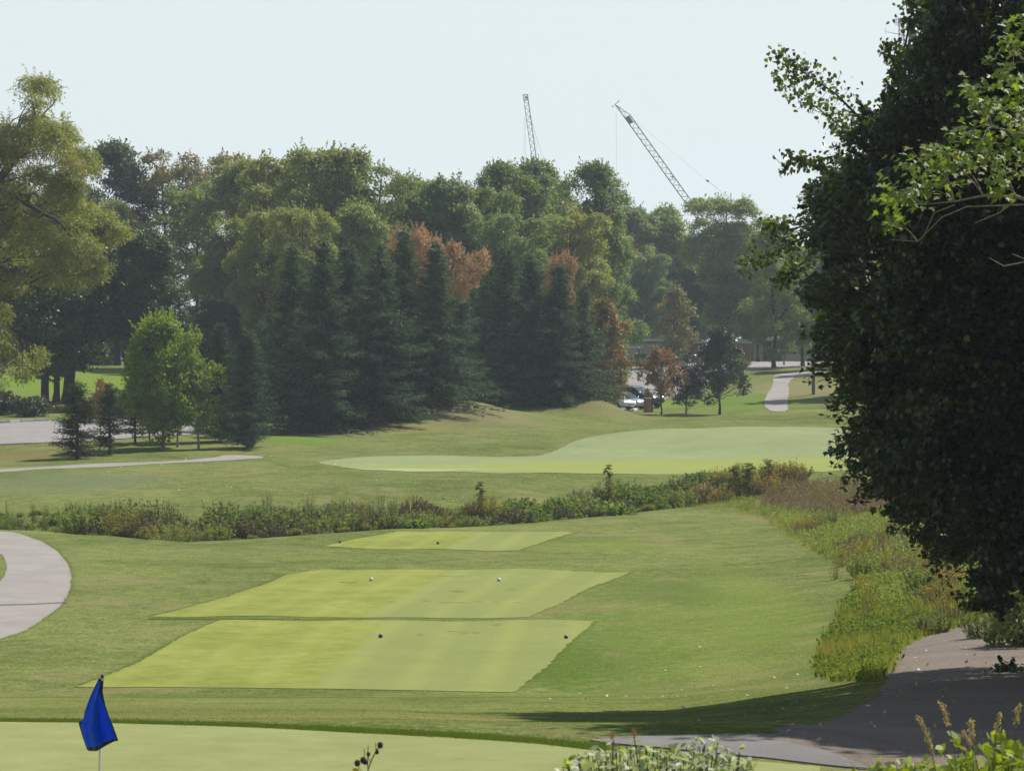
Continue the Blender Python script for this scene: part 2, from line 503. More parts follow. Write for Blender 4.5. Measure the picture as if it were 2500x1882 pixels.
# ------------------------------------------------------------------ ground
GR = dict(lo=(.056, .083, .021), hi=(.198, .224, .074), dry=(.215, .185, .090))
def spot(px, py, rx, ry, c, a):
    x, y = hit(px, py); return (x, y, rx, ry, c, a)
M_rough = turf("rough_grass", GR['lo'], GR['hi'], GR['dry'], .09, fine=9, bump=1.0, patch=.10, sp_con=1.0, midsc=2.2, spots=[
    spot(1150, 1005, 7, 7, (.20, .165, .095), .6), spot(960, 1045, 7, 5, (.235, .205, .085), .5), spot(1500, 1000, 4, 6, (.20, .17, .09), .5),
    spot(720, 1070, 3.5, 7, (.115, .19, .03), .7), spot(1950, 950, 6, 14, (.235, .20, .11), .6), spot(1800, 985, 7, 18, (.125, .20, .04), .7), spot(1650, 985, 4, 10, (.15, .225, .04), .8),
    spot(130, 1180, 4.5, 9, (.125, .15, .085), .6), spot(300, 1170, 2.5, 6, (.125, .15, .085), .6),
    spot(60, 1110, 4, 6, (.16, .13, .06), .6), spot(200, 930, 13, 24, (.15, .225, .035), .85),
    spot(650, 1750, 7, 5, (.175, .165, .065), .5), spot(450, 1300, 5, 6, (.19, .17, .08), .5), spot(1450, 1330, 4, 5, (.15, .21, .04), .45), spot(1700, 1560, 2.6, 18, (.15, .205, .04), .4),
    spot(1850, 1480, 1.8, 24, (.155, .215, .04), .4), spot(1500, 1600, 2.0, 22, (.08, .14, .02), .35), spot(1350, 1620, 1.6, 9, (.075, .125, .02), .6), spot(1600, 1440, 3, 8, (.10, .14, .035), .6)])
def make_ground():
    rows = []
    y = -60.0
    while y < 1600:
        rows.append(y)
        y += 2.0 if y < 14 else (.35 if y < 60 else .5 if y < 120 else .6 if y < 300 else 1.0 if y < 430 else 6 if y < 700 else 30)
    rows = np.array(rows)
    s = np.linspace(-1, 1, 181)
    inner = s[30:-30] / abs(s[30]) * 1.0
    W = np.maximum(rows, 20) * .175
    O = np.maximum(rows * .9, 160)
    cols = []
    for si in s:
        k = si / abs(s[30])
        cols.append(k)
    cols = np.array(cols)
    X = np.empty((len(rows), len(cols)))
    for a, k in enumerate(cols):
        if abs(k) <= 1: X[:, a] = k * W
        else:
            t = (abs(k) - 1) / (cols.max() - 1)
            X[:, a] = np.sign(k) * (W + (O - W) * t ** 1.8)
    Y = np.repeat(rows[:, None], len(cols), 1)
    Z = hgt(X, Y)
    V = np.stack([X, Y, Z], -1).reshape(-1, 3)
    nr, nc = X.shape
    idx = np.arange(nr * nc).reshape(nr, nc)
    Q = np.stack([idx[:-1, :-1], idx[:-1, 1:], idx[1:, 1:], idx[1:, :-1]], -1).reshape(-1, 4)
    me = bpy.data.meshes.new("ground")
    me.vertices.add(len(V)); me.vertices.foreach_set("co", V.astype(np.float32).ravel())
    me.loops.add(Q.size); me.loops.foreach_set("vertex_index", Q.astype(np.int32).ravel())
    me.polygons.add(len(Q)); me.polygons.foreach_set("loop_start", np.arange(0, Q.size, 4, dtype=np.int32))
    me.update(calc_edges=True); me.shade_smooth()
    return link("ground", me, M_rough, kind="structure")
make_ground()

def chaikin(P, n):
    for _ in range(n):
        Q = []
        for i, a in enumerate(P):
            b = P[(i + 1) % len(P)]
            Q += [a * .75 + b * .25, a * .25 + b * .75]
        P = Q
    return P
def drape(name, outline, m, off=.03, step=.5, kind="structure", wob=0.0, pix=True, holes=(), rnd=0, seed=1):
    """a sheet that follows the ground inside an outline (photo directions or world XY)"""
    def loop(o):
        P = chaikin([Vector(hit(*p)) if (pix and len(p) == 2) else Vector(p[:2]) for p in o], rnd)
        out = []
        for i, a in enumerate(P):
            b = P[(i + 1) % len(P)]
            n = max(1, int((b - a).length / step))
            for k in range(n): out.append(a.lerp(b, k / n))
        if wob:
            r = random.Random(seed)
            out = [p + Vector((r.uniform(-wob, wob), r.uniform(-wob, wob))) for p in out]
        return out
    loops = [loop(outline)] + [loop(h) for h in holes]
    pts = []; faces = []
    for lp in loops:
        faces.append(list(range(len(pts), len(pts) + len(lp)))); pts += lp
    A = loops[0]
    x0 = min(p.x for p in A); x1 = max(p.x for p in A); y0 = min(p.y for p in A); y1 = max(p.y for p in A)
    area = max((x1 - x0) * (y1 - y0), 1)
    st = max(step, math.sqrt(area / 9000))
    for i in range(int((x1 - x0) / st) + 1):
        for j in range(int((y1 - y0) / st) + 1):
            pts.append(Vector((x0 + (i + .5 + .1 * (j % 2)) * st, y0 + (j + .5) * st)))
    v, e, f, *_ = delaunay_2d_cdt(pts, [], faces[:1], 1, 1e-4)
    if holes:
        def inside(p, lp):
            c = False; n = len(lp)
            for i in range(n):
                a, b = lp[i], lp[i-1]
                if (a.y > p.y) != (b.y > p.y) and p.x < (b.x - a.x) * (p.y - a.y) / (b.y - a.y) + a.x: c = not c
            return c
        f = [q for q in f if not any(inside(sum((v[i] for i in q), Vector((0, 0))) / 3, h) for h in loops[1:])]
    xs = np.array([p.x for p in v]); ys = np.array([p.y for p in v])
    zs = hgt(xs, ys) + off
    vv = [(a, b, c) for a, b, c in zip(xs, ys, zs)]
    ff = []
    for q in f:
        a, b, c = (Vector(vv[i]) for i in q[:3])
        ff.append(tuple(q) if (b - a).cross(c - a).z > 0 else tuple(reversed(q)))
    cnt = {}
    for q in ff:
        for a, b in zip(q, q[1:] + q[:1]):
            k = (min(a, b), max(a, b)); cnt[k] = None if k in cnt else (a, b)
    low = {}
    for k, e2 in cnt.items():       # a short skirt into the ground along the rim
        if e2 is None: continue
        a, b = e2
        for i in (a, b):
            if i not in low:
                low[i] = len(vv); x, y, z = vv[i]; vv.append((x, y, z - off - .08))
        ff.append((b, a, low[a], low[b]))
    me = bpy.data.meshes.new(name); me.from_pydata(vv, [], ff); me.update()
    return link(name, me, m, kind=kind)

T_LO, T_HI = (.145, .175, .038), (.265, .285, .078)
TGREY = (.195, .225, .088)
def tee_dir(a, b):
    p, q = hit(*a), hit(*b); return math.atan2(q[0] - p[0], q[1] - p[1])
divot = (.12, .13, .045)
d1 = tee_dir((752, 1690), (925, 1516))
def tee_mat(name, a, b, sp):
    p, q = hit(*a), hit(*b); ang = math.atan2(q[0] - p[0], q[1] - p[1])
    # rotate so the texture X axis lies across the mowing line through a and b
    c, s_ = math.cos(ang), math.sin(ang)
    off = -(p[0] * c - p[1] * s_)
    return turf(name, T_LO, T_HI, None, 0, fine=14, bump=.35, patch=.25, midsc=2.5, stripes=(ang, 14.0, TGREY, .68, off), sp_con=.35, spots=sp)
def dv(px, py, rx=.25, ry=.5): return spot(px, py, rx * .62, ry * .55, divot, .85)
M_t1 = tee_mat("front_tee_turf", (752, 1684), (925, 1520), [dv(1133, 1546), dv(1120, 1545, .3, .3), dv(1158, 1546), dv(1216, 1526), dv(1025, 1551), dv(1100, 1542)])
M_t2 = tee_mat("middle_tee_turf", (880, 1503), (1110, 1394), [dv(1090, 1472, .55, .6), dv(1125, 1472, .5, .5), dv(1165, 1469, .4, .4), dv(1210, 1470, .3, .4), dv(1270, 1472, .35, .4), dv(1040, 1468, .3, .4), dv(955, 1470, .3, .4), dv(1120, 1408, .5, .6), dv(1090, 1407, .5, .4), dv(860, 1423, .4, .5), dv(840, 1422, .35, .5), dv(1120, 1445, .5, .7), dv(1250, 1440, .5, .6)])
M_t3 = tee_mat("far_tee_turf", (1080, 1340), (1160, 1299), [dv(860, 1322, .2, .4), dv(955, 1321, .2, .4)])
drape("front_tee", [(185, 1678), (330, 1622), (440, 1556), (540, 1514), (900, 1514), (1450, 1517), (1400, 1560), (1335, 1628), (1250, 1691), (1100, 1688), (800, 1682), (400, 1678)], M_t1, .014, .35, wob=.04)
drape("middle_tee", [(363, 1506), (560, 1455), (700, 1403), (790, 1390), (1200, 1390), (1540, 1397), (1420, 1444), (1340, 1485), (1290, 1507), (800, 1508)], M_t2, .014, .35, wob=.04)
drape("far_tee", [(785, 1334), (900, 1310), (970, 1297), (1405, 1300), (1340, 1318), (1265, 1344), (1000, 1341)], M_t3, .014, .4, wob=.05)
M_pg = turf("putting_green_turf", (.190, .215, .088), (.270, .290, .125), None, 0, fine=30, bump=.15, patch=.5, sp_con=.35)
drape("putting_green", [(-8.0, 41.3, 0), hit(0, 1764) + (0,), hit(250, 1767) + (0,), hit(600, 1777) + (0,), hit(850, 1790) + (0,), hit(1150, 1806) + (0,), hit(1300, 1817) + (0,), hit(1440, 1833) + (0,), hit(1600, 1850) + (0,), hit(1800, 1858) + (0,), hit(2000, 1874) + (0,), (3.0, 28, 0), (2.5, 19, 0), (-8, 19, 0)], M_pg, .012, .35, wob=.03)
M_fg = turf("far_green_turf", (.180, .220, .105), (.250, .285, .140), (.16, .20, .08), .0, fine=8, bump=.15, patch=.16, sp_con=.3,
            spots=[(X_of(p, y), y, rx, ry, (.235, .268, .078), .9) for p, y, rx, ry in ((1450, 198, 9, 12), (1850, 200, 10, 13), (2200, 200, 9, 12), (1150, 196, 8, 5))] + [spot(980, 1147, 6, 1.5, (.30, .38, .22), .7)])
drape("far_green", [(768, 1128), (800, 1137), (900, 1148), (1100, 1153), (1500, 1158), (2300, 1161), (2300, 1046), (1950, 1043), (1800, 1041), (1650, 1047), (1520, 1055), (1430, 1066), (1370, 1092), (1320, 1117), (1200, 1115), (950, 1112), (850, 1119)], M_fg, .02, .6, wob=.08, rnd=2)
M_conc = paving("concrete_path", (.20, .182, .166), (.275, .252, .232), 14)
M_asph = paving("worn_asphalt", (.19, .177, .17), (.26, .243, .235), 12)
M_dark = paving("old_asphalt", (.105, .098, .095), (.16, .15, .145), 24)
M_grav = paving("gravel_track", (.078, .059, .043), (.150, .118, .090), 10, stone=(.27, .245, .22), bump=.35)
loop_out = [(-260, 1296), (-100, 1292), (0, 1297), (60, 1304), (110, 1325), (150, 1355), (172, 1390), (174, 1420), (160, 1465), (110, 1510), (50, 1545), (0, 1557), (-100, 1600), (-260, 1640)]
loop_in = [(-260, 1500), (-100, 1480), (-20, 1440), (10, 1410), (18, 1380), (0, 1350), (-100, 1335), (-260, 1335)]
drape("cart_path_loop", loop_out + loop_in, M_conc, .012, .4, wob=.02, rnd=1)
drape("expansion_joint", [(-80, 1479), (60, 1475), (163, 1470), (163, 1472.5), (60, 1477.6), (-80, 1482)], mat("dark_joint", (.07, .062, .055), .9), .018, .4, wob=.015)
drape("cart_path_far", [(-100, 1152), (0, 1146), (200, 1134), (350, 1129), (480, 1121), (530, 1117), (545, 1111), (600, 1112), (645, 1115), (640, 1119), (560, 1124), (350, 1135), (150, 1143), (0, 1155), (-100, 1160)], M_conc, .02, .6, wob=.05, rnd=1)
drape("left_parking_lot", [(-300, 1096), (0, 1086), (100, 1082), (160, 1078), (300, 1072), (460, 1062), (500, 1050), (470, 1032), (200, 1026), (115, 1029), (0, 1035), (-300, 1042)], M_asph, .05, .8)
drape("right_parking_lot", [(X_of(1330, 272), 272, 0), (X_of(1545, 283), 283, 0), (1600, 984), (1680, 950), (1750, 926), (1820, 908), (1870, 902), (2000, 896), (2300, 892), (2300, 884), (1830, 885), (1530, 893), (1300, 893)], M_asph, .06, 1.2)
drape("cart_path_right", [(2020, 906), (1950, 908), (1897, 914), (1886, 924), (1888, 942), (1872, 962), (1864, 985), (1874, 1000), (1890, 1006), (1925, 1004), (1922, 985), (1926, 955), (1925, 932), (1945, 919), (2020, 915)], M_conc, .03, .8, wob=.05, rnd=1)
drape("gravel_track", [(2600, 1490), (2430, 1508), (2300, 1545), (2240, 1562), (2200, 1585), (2185, 1612), (2175, 1650), (2150, 1700), (2080, 1738), (2000, 1764), (1900, 1788), (1820, 1798), (1850, 1815), (1950, 1828), (2030, 1843), (2080, 1860), (2130, 1882), (2600, 1882), (2800, 1700)], M_grav, .009, .35, wob=.10, rnd=1)
drape("paved_path_end", [(1440, 1809), (1530, 1801), (1650, 1797), (1830, 1797), (1900, 1810), (2000, 1830), (2060, 1850), (2130, 1879), (2000, 1868), (1800, 1846), (1600, 1826), (1480, 1816)], M_dark, .018, .3)

# ------------------------------------------------------------------ foliage materials
BK_DARK = bark("dark_bark", (.030, .026, .022), (.075, .066, .058))
BK_GREY = bark("grey_bark", (.07, .062, .052), (.15, .135, .115))
BK_TAN = bark("pale_bark", (.16, .13, .10), (.27, .23, .185), 10)
L_green = foliage("broadleaf_green", (.058, .090, .026), (.175, .212, .062), (.23, .20, .05), .05, .22, trans=.42)
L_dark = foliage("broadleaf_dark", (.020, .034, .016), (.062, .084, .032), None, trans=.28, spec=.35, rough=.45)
L_olive = foliage("broadleaf_olive", (.078, .102, .028), (.215, .232, .066), (.26, .19, .06), .06, .25, trans=.42)
L_blue = foliage("broadleaf_cool", (.050, .086, .038), (.148, .192, .084), (.20, .20, .06), .04, .3, trans=.42)
L_rust = foliage("broadleaf_rust_tipped", (.095, .102, .028), (.200, .195, .056), (.28, .17, .07), .08, .2, tcol=(1.3, 1.1, .6))
L_orange = foliage("autumn_orange", (.36, .215, .095), (.48, .31, .15), (.24, .20, .08), .10, .5, trans=.35, tcol=(1.1, .95, .8))
L_gold = foliage("autumn_gold", (.12, .105, .030), (.24, .185, .055), (.30, .15, .06), .12, .5, trans=.4, tcol=(1.3, 1.1, .6))
L_tan = foliage("tan_green_leaves", (.12, .13, .036), (.25, .235, .075), (.32, .21, .08), .06, .5, trans=.4, tcol=(1.3, 1.2, .6))
L_red = foliage("autumn_red", (.17, .13, .05), (.30, .20, .085), (.42, .15, .10), .13, .8, trans=.35, tcol=(1.15, 1.0, .75))
L_purple = foliage("purple_leaves", (.018, .016, .024), (.060, .050, .066), (.10, .09, .10), .02, .6, trans=.12, spec=.6, rough=.4, tcol=(1.2, .9, 1.0))
L_bright = foliage("bright_maple", (.085, .130, .018), (.190, .250, .032), (.05, .085, .016), .04, .5, trans=.5)
L_willow = foliage("yellowing_leaves", (.095, .115, .026), (.225, .235, .064), (.32, .22, .05), .06, .3, trans=.4)
L_nmaple = foliage("shaded_maple_leaves", (.014, .026, .009), (.050, .072, .018), (.12, .15, .018), .01, .5, trans=.45, spec=.55, rough=.38, tcol=(2.0, 1.9, .35))  # dark base paints in deep shade, yellow-green accent the sunlit leaf clusters
L_poplar = foliage("poplar_leaves", (.035, .060, .016), (.085, .115, .025), None, trans=.40, spec=.5, rough=.35, tcol=(1.8, 1.7, .4))
L_silver = foliage("silver_maple_leaves", (.085, .135, .020), (.20, .27, .04), (.32, .26, .03), .01, 1.5, trans=.5, spec=.4)
L_needle = foliage("spruce_needles", (.024, .042, .024), (.074, .104, .054), None, trans=.22, rough=.8, spec=.08, tcol=(1.2, 1.5, .7))
L_bneedle = foliage("blue_spruce_needles", (.028, .048, .028), (.070, .100, .058), None, trans=.2, rough=.8, spec=.1, tcol=(1.1, 1.4, .8))
L_yneedle = foliage("young_spruce_needles", (.024, .038, .016), (.068, .088, .034), None, trans=.2, rough=.8, spec=.1, tcol=(1.2, 1.4, .7))

# ------------------------------------------------------------------ tree builders
def bez(a, b, c, n=6):
    return [a * (1 - t) ** 2 + b * 2 * t * (1 - t) + c * t * t for t in np.linspace(0, 1, n)]

def limb_pts(rng, a, c, lift=.35, n=7, wig=.04):
    a = np.array(a, float); c = np.array(c, float)
    d = c - a; L = np.linalg.norm(d)
    b = a + d * .5 + np.array([0, 0, lift * L * .3]) + rng.normal(size=3) * L * .06
    P = bez(a, b, c, n)
    for i in range(1, n - 1): P[i] = P[i] + rng.normal(size=3) * L * wig
    return P

def lobes_to_leaves(rng, lobes, per_m2, leaf, tpl, centre, flat=.55, spray=.45, down=0.0, shoots=4, slen=.75):
    """leaves grouped in sprays that sit on and in each lobe"""
    C = []; N = []; S = []; D = []
    ctr = np.array(centre, float)
    for (x, y, z, r) in lobes:
        c = np.array((x, y, z))
        ns = max(4, int(4 * math.pi * r * r * per_m2 / 14.0))
        u = rng.normal(size=(ns, 3)); u = nrm(u)
        out = nrm((c - ctr)[None] + np.array([0, 0, .3]))[0]
        u = nrm(u + out[None] * .45 + np.array([0, 0, .25]))
        rad = r * (1 - .55 * rng.random(ns) ** 2.0)
        sc_ = c + u * rad[:, None] * np.array([1, 1, .8])
        k = 14
        off = rng.normal(size=(ns, k, 3)) * spray * np.array([.5, .5, .5 * flat])
        off[..., 2] -= down * np.abs(rng.normal(size=(ns, k))) * spray
        P = (sc_[:, None, :] + off).reshape(-1, 3)
        nn = np.repeat(u, k, 0) * .55 + np.array([0, 0, .45]) + rng.normal(size=(ns * k, 3)) * .55
        C.append(P); N.append(nn)
        S.append(leaf * (.65 + .7 * rng.random(ns * k)))
        D.append(np.repeat(u, k, 0) + np.array([0, 0, -.4 - down]) + rng.normal(size=(ns * k, 3)) * .7)
        if shoots:      # leafy shoots that break the rounded outline
            m = shoots
            u = nrm(rng.normal(size=(m, 3)) * .55 + out[None] * .7 + np.array([0, 0, .8 - 1.4 * down]))
            st = c + u * r * .75
            L = slen * (.5 + rng.random(m)) * min(1.0, r)
            k = max(6, int(slen / leaf * 5))
            t = rng.random((m, k, 1))
            P = st[:, None, :] + u[:, None, :] * L[:, None, None] * t + rng.normal(size=(m, k, 3)) * leaf * .45 * (1.2 - t)
            P = P.reshape(-1, 3)
            C.append(P); N.append(rng.normal(size=P.shape) * .8 + np.array([0, 0, .4])); S.append(leaf * (.6 + .5 * rng.random(len(P)))); D.append(np.repeat(u, k, 0) + rng.normal(size=P.shape) * .6)
    return np.concatenate(C), np.concatenate(N), np.concatenate(S), np.concatenate(D)

def wood_tree(rng, lobes, trunk, r0, sides=7, sub=3, lift=.35, minr=.015, lo=.25, hi=.85, limb_k=.45):
    """trunk: list of points; limbs reach every lobe"""
    mb = MB()
    T = [np.array(p, float) for p in trunk]
    m = len(T)
    rad = [r0 * (1.35 if i == 0 else 1 - .82 * i / (m - 1)) for i in range(m)]
    mb.tube(T, rad, sides)
    seg = np.array(T)
    zt = seg[:, 2]
    z0, z1 = zt[0], zt[-1]
    for (x, y, z, r) in lobes:
        d = math.hypot(x - np.interp(min(z, z1), zt, seg[:, 0]), y - np.interp(min(z, z1), zt, seg[:, 1]))
        zs = min(max(z - d * rng.uniform(.5, 1.1) - r * .3, z0 + (z1 - z0) * lo), z0 + (z1 - z0) * hi)
        s = np.array([np.interp(zs, zt, seg[:, 0]), np.interp(zs, zt, seg[:, 1]), zs])
        rr = max(minr * 2, np.interp(zs, zt, rad) * limb_k * rng.uniform(.7, 1.0))
        P = limb_pts(rng, s, (x, y, z), lift)
        mb.tube(P, list(np.linspace(rr, minr, len(P))), 5, cap=False)
        for k in range(sub):
            i = rng.integers(2, len(P) - 1)
            e = np.array((x, y, z)) + nrm(rng.normal(size=3) + np.array([0, 0, .4])) * r * .85
            Q = limb_pts(rng, P[i], e, .2, 5)
            mb.tube(Q, list(np.linspace(max(minr, rr * .45), minr * .5, 5)), 3, cap=False)
    return mb

def env_lobes(rng, H, R, base, n, r, shape='round', skew=.0):
    """lobe centres on and in an uneven crown envelope"""
    out = []
    ph = rng.uniform(0, 6.28, 4)
    for i in range(n):
        t = (i + .5) / n
        z = base + (H - base - r * .6) * (t ** .85)
        u = (z - base) / (H - base)
        if shape == 'round': e = math.sqrt(max(0, 1 - (2 * u - .92) ** 2 * .95))
        elif shape == 'vase': e = .35 + .75 * u if u < .75 else 1.0 - (u - .75) * 1.8
        elif shape == 'cone': e = (1 - u) ** .7 * .95 + .08
        elif shape == 'egg': e = min(1, .6 + u * 1.4) * math.sqrt(max(.03, 1 - u ** 2.4))
        else: e = 1
        a = i * 2.39996 + rng.normal() * .35
        k = 1 + .22 * math.sin(2 * a + ph[0]) + .16 * math.sin(3 * a + ph[1] + u * 4)
        q = max(0, R * e * k - r * .7) * (1 - .75 * rng.random() ** 2.2)
        rr = r * rng.uniform(.7, 1.25)
        out.append((q * math.cos(a), q * math.sin(a), min(z + rng.normal() * r * .6, H - rr * .9), rr))
    return out

def make_tree_mesh(seed, H, R, base, nl, lr, leaf, per_m2, shape='round', tpl='rhomb', r0=.3, lean=0.0, sub=3, down=0.0, spray=.45, hi=.9, lo=.25):
    rng = np.random.default_rng(seed)
    lobes = env_lobes(rng, H, R, base, nl, lr, shape)
    top = H - lr * 1.2
    tr = [(0, 0, -.3)] + [(lean * H * t + rng.normal() * .12 * H * .06, rng.normal() * .12 * H * .06, t * top) for t in (.08, .25, .42, .6, .8, 1)]
    mb = wood_tree(rng, lobes, tr, r0, sub=sub, lo=lo, hi=hi)
    C, N, S, D = lobes_to_leaves(rng, lobes, per_m2, leaf, tpl, (0, 0, base + (H - base) * .4), spray=spray, down=down)
    crown = leaves("crown", C, N, S, tpl, rng, D)
    return mb.mesh("trunk", True), crown

def make_spruce_mesh(seed, H, R, base=.02, step=.34, drp=.5, blade=.5, w_tpl='long', dens=1.0, up=.15, ragged=.25, pw=.8, gap=0.0):
    rng = np.random.default_rng(seed)
    C = []; D = []; S = []; N = []
    mb = MB()
    mb.tube([(0, 0, -.3), (.02, 0, H * .3), (0, .02, H * .7), (0, 0, H * .98)], [R * .065, R * .05, R * .03, .015], 7)
    z = base * H + .15
    ph = rng.uniform(0, 6.28, 3)
    while z < H * .985:
        u = z / H
        nb = int(rng.integers(6, 10) * (1 if u < .9 else .7))
        for b in range(nb):
            a = rng.uniform(0, 6.283)
            L = R * ((1 - u) ** pw) * (1 - ragged * rng.random() + .14 * math.sin(3 * a + ph[0] + z * .9)) + .18
            if gap and rng.random() < gap: continue
            zz = z + rng.normal() * step * .3
            ns = max(3, int(L / .17 * dens))
            s = np.linspace(.12, 1, ns)
            rr = L * s
            hz = zz + up * L * s * (u + .2) * 1.5 - drp * L * (s ** 1.4) * (1.05 - u) + drp * .55 * L * s ** 3
            bx = np.stack([rr * math.cos(a), rr * math.sin(a), hz], 1)
            if L > .7: mb.tube([bx[0] * [.1, .1, 1], bx[len(bx) // 2], bx[-1]], [.012 + L * .010, .008 + L * .006, .005], 3, cap=False)
            out = np.array([math.cos(a), math.sin(a), 0]); side = np.array([-math.sin(a), math.cos(a), 0])
            for sg in (-1, 1, 0):
                k = 2 if sg else 1
                for q in range(k):
                    P = bx + rng.normal(size=bx.shape) * .05 * (1 + L * .3)
                    ln = blade * (.55 + .6 * (1 - s)[:, None] * 1.0) * (.7 + .6 * rng.random((ns, 1)))
                    if sg: d = out * .75 + side * sg * (.8 + .5 * rng.random((ns, 1))) + np.array([0, 0, -1]) * (drp * rng.random((ns, 1)) * 1.5)
                    else: d = out * .6 + np.array([0, 0, -1.1 * drp + .2]) + rng.normal(size=(ns, 3)) * .3
                    d = nrm(d)
                    C.append(P + d * ln * .45); D.append(d); S.append(ln[:, 0])
                    N.append(np.array([0, 0, 1.0]) + rng.normal(size=(ns, 3)) * .6 + out * .2)
        z += step * (.75 + .5 * rng.random()) * (1 - .45 * u)
    C.append(np.array([[0, 0, H * .985], [0, 0, H]])); D.append(np.array([[0, 0, 1.], [.1, 0, 1.]])); S.append(np.array([.4, .3])); N.append(np.array([[1., 0, 0], [0, 1., 0]]))
    C = np.concatenate(C); D = np.concatenate(D); S = np.concatenate(S); N = np.concatenate(N)
    crown = leaves("crown", C, N, S, w_tpl, rng, D, bend=.05)
    return mb.mesh("trunk", True), crown

def place_tree(name, meshes, px, Y, H=None, H0=1.0, rz=0.0, leafm=None, barkm=BK_GREY, label="", group=None, cat="tree", wide=1.0, dz=0.0):
    p = at(px, Y, dz)
    root = empty(name, p, 0, label, cat, group)
    k = 1.0 if H is None else H / H0
    for nm, me, m in (("trunk", meshes[0], barkm), ("crown", meshes[1], leafm)):
        o = link(nm, me, m, root)
        o.rotation_euler = (0, 0, rz); o.scale = (k * wide, k * wide, k)
    return root

def hpx(py_base_or_top, px, Y):
    """height above the ground of a point seen at row py at this distance"""
    return (HZ - py_base_or_top) * Y / F + CZ - H1(X_of(px, Y), Y)

# ------------------------------------------------------------------ conifer row
SPR = [make_spruce_mesh(11 + i, 13.0, 4.5, step=.56, drp=.60, blade=.52, dens=1.25, ragged=.48, pw=1.0) for i in range(4)]
conifers = [   # px, distance, top row, widen, label
    (715, 240, 598, 1.05, "tall dark spruce at the left end of the conifer row, bare trunk showing low down"),
    (790, 236, 585, 1.00, "dark spruce reaching furthest down the slope, near the left end of the row"),
    (850, 243, 592, 1.10, "broad dark spruce third from the left end of the conifer row"),
    (925, 240, 600, 1.10, "dark drooping spruce whose foot meets the brown mound, left of the orange tree top"),
    (985, 247, 560, 1.05, "dark spruce in front of the left rusty orange crown"),
    (1065, 246, 590, 1.15, "wide dark spruce ending at the highest point of the dry grass mound"),
    (1125, 258, 668, .95, "shorter pointed spruce below the bright orange tree top"),
    (1180, 262, 700, 1.05, "short dark spruce in the shadow to the right of the mound"),
    (1235, 264, 598, 1.10, "dark spruce right of the orange tree top, tall and narrow"),
    (1300, 266, 620, 1.15, "dense dark spruce in the right half of the conifer row"),
    (1365, 264, 640, 1.15, "dark spruce with pinkish brown leaves behind its top"),
    (1425, 268, 700, 1.20, "sloping dark spruce at the right end of the row beside the golden tree"),
]
for i, (px, Y, top, w, lab) in enumerate(conifers):
    h = hpx(top, px, Y)
    place_tree("spruce_tree", SPR[i % 4], px, Y, h, 13.0, i * 1.7, L_needle, BK_DARK, lab, "spruces in the long conifer row", wide=w * 1.18)
for i, (px, Y, top) in enumerate([(660, 252, 740), (760, 256, 680), (880, 258, 660), (1020, 262, 660), (1150, 272, 690), (1270, 276, 700), (1340, 280, 730), (1200, 268, 720), (1100, 262, 700)]):
    h = hpx(top, px, Y)
    place_tree("spruce_tree", SPR[(i + 2) % 4], px, Y, h, 13.0, i * 2.3, L_needle, BK_DARK, "dark spruce of the second rank, mostly hidden behind the " + ["leftmost", "second", "fourth", "sixth", "seventh", "tenth", "eleventh", "ninth", "eighth"][i] + " front spruce", None, wide=1.1)
BSP = make_spruce_mesh(31, 7.4, 2.05, step=.24, drp=.10, blade=.34, dens=1.25, up=.28, ragged=.22, pw=.75)
BSP2 = make_spruce_mesh(32, 7.0, 1.7, step=.24, drp=.08, blade=.34, dens=1.2, up=.3, ragged=.25, pw=.8)
place_tree("blue_spruce", BSP, 605, 216, hpx(803, 605, 216), 7.4, .4, L_bneedle, BK_DARK, "blue green conical spruce standing on the lawn left of the conifer row", wide=1.0)
place_tree("blue_spruce", BSP2, 537, 222, hpx(792, 537, 222), 7.0, 1.4, L_bneedle, BK_DARK, "blue green spruce between the bright round maple and the conical spruce", wide=1.05)
YSP = make_spruce_mesh(41, 5.0, 1.95, base=.06, step=.27, drp=.16, blade=.36, dens=1.1, up=.12, ragged=.40, pw=.62, gap=.12)
YSP2 = make_spruce_mesh(42, 4.4, 1.7, base=.10, step=.27, drp=.14, blade=.34, dens=1.1, up=.12, ragged=.40, pw=.7, gap=.14)
place_tree("young_spruce", YSP, 188, 203, hpx(930, 188, 203), 5.0, .2, L_yneedle, BK_DARK, "leftmost young spruce, wide and dark, beside the far cart path", wide=1.1)
place_tree("young_spruce", YSP2, 268, 207, hpx(938, 268, 207), 4.4, 2.2, L_yneedle, BK_DARK, "young spruce with a bare lower stem, right of the wide one by the path")
place_tree("young_spruce", YSP2, 330, 219, hpx(940, 330, 219), 4.4, 4.2, L_yneedle, BK_DARK, "small spruce half hidden at the left side of the bright round maple")

# ------------------------------------------------------------------ woodland behind
BRD = {
    'a': (make_tree_mesh(101, 20, 5.2, 4.0, 60, 1.55, .25, 46, 'round', r0=.32), 20),
    'b': (make_tree_mesh(102, 20, 5.6, 5.0, 58, 1.45, .24, 46, 'vase', r0=.30, lean=.02), 20),
    'c': (make_tree_mesh(103, 18, 4.6, 3.0, 56, 1.30, .24, 46, 'egg', r0=.26), 18),
    'd': (make_tree_mesh(104, 20, 4.4, 9.0, 34, 1.05, .22, 34, 'vase', r0=.28, lean=-.03, sub=6, lo=.3), 20),
    'e': (make_tree_mesh(105, 16, 5.0, 2.0, 60, 1.35, .25, 42, 'round', r0=.28), 16),
    'f': (make_tree_mesh(106, 20, 4.8, 3.0, 66, 1.2, .21, 46, 'egg', tpl='oval', r0=.30), 20),
}
def wood(kind, px, Y, top, leafm, label, rz=0, wide=1.0, bk=BK_DARK, group=None, name="broadleaf_tree"):
    me, h0 = BRD[kind]
    return place_tree(name, me, px, Y, hpx(top, px, Y), h0, rz, leafm, bk, label, group, wide=wide)
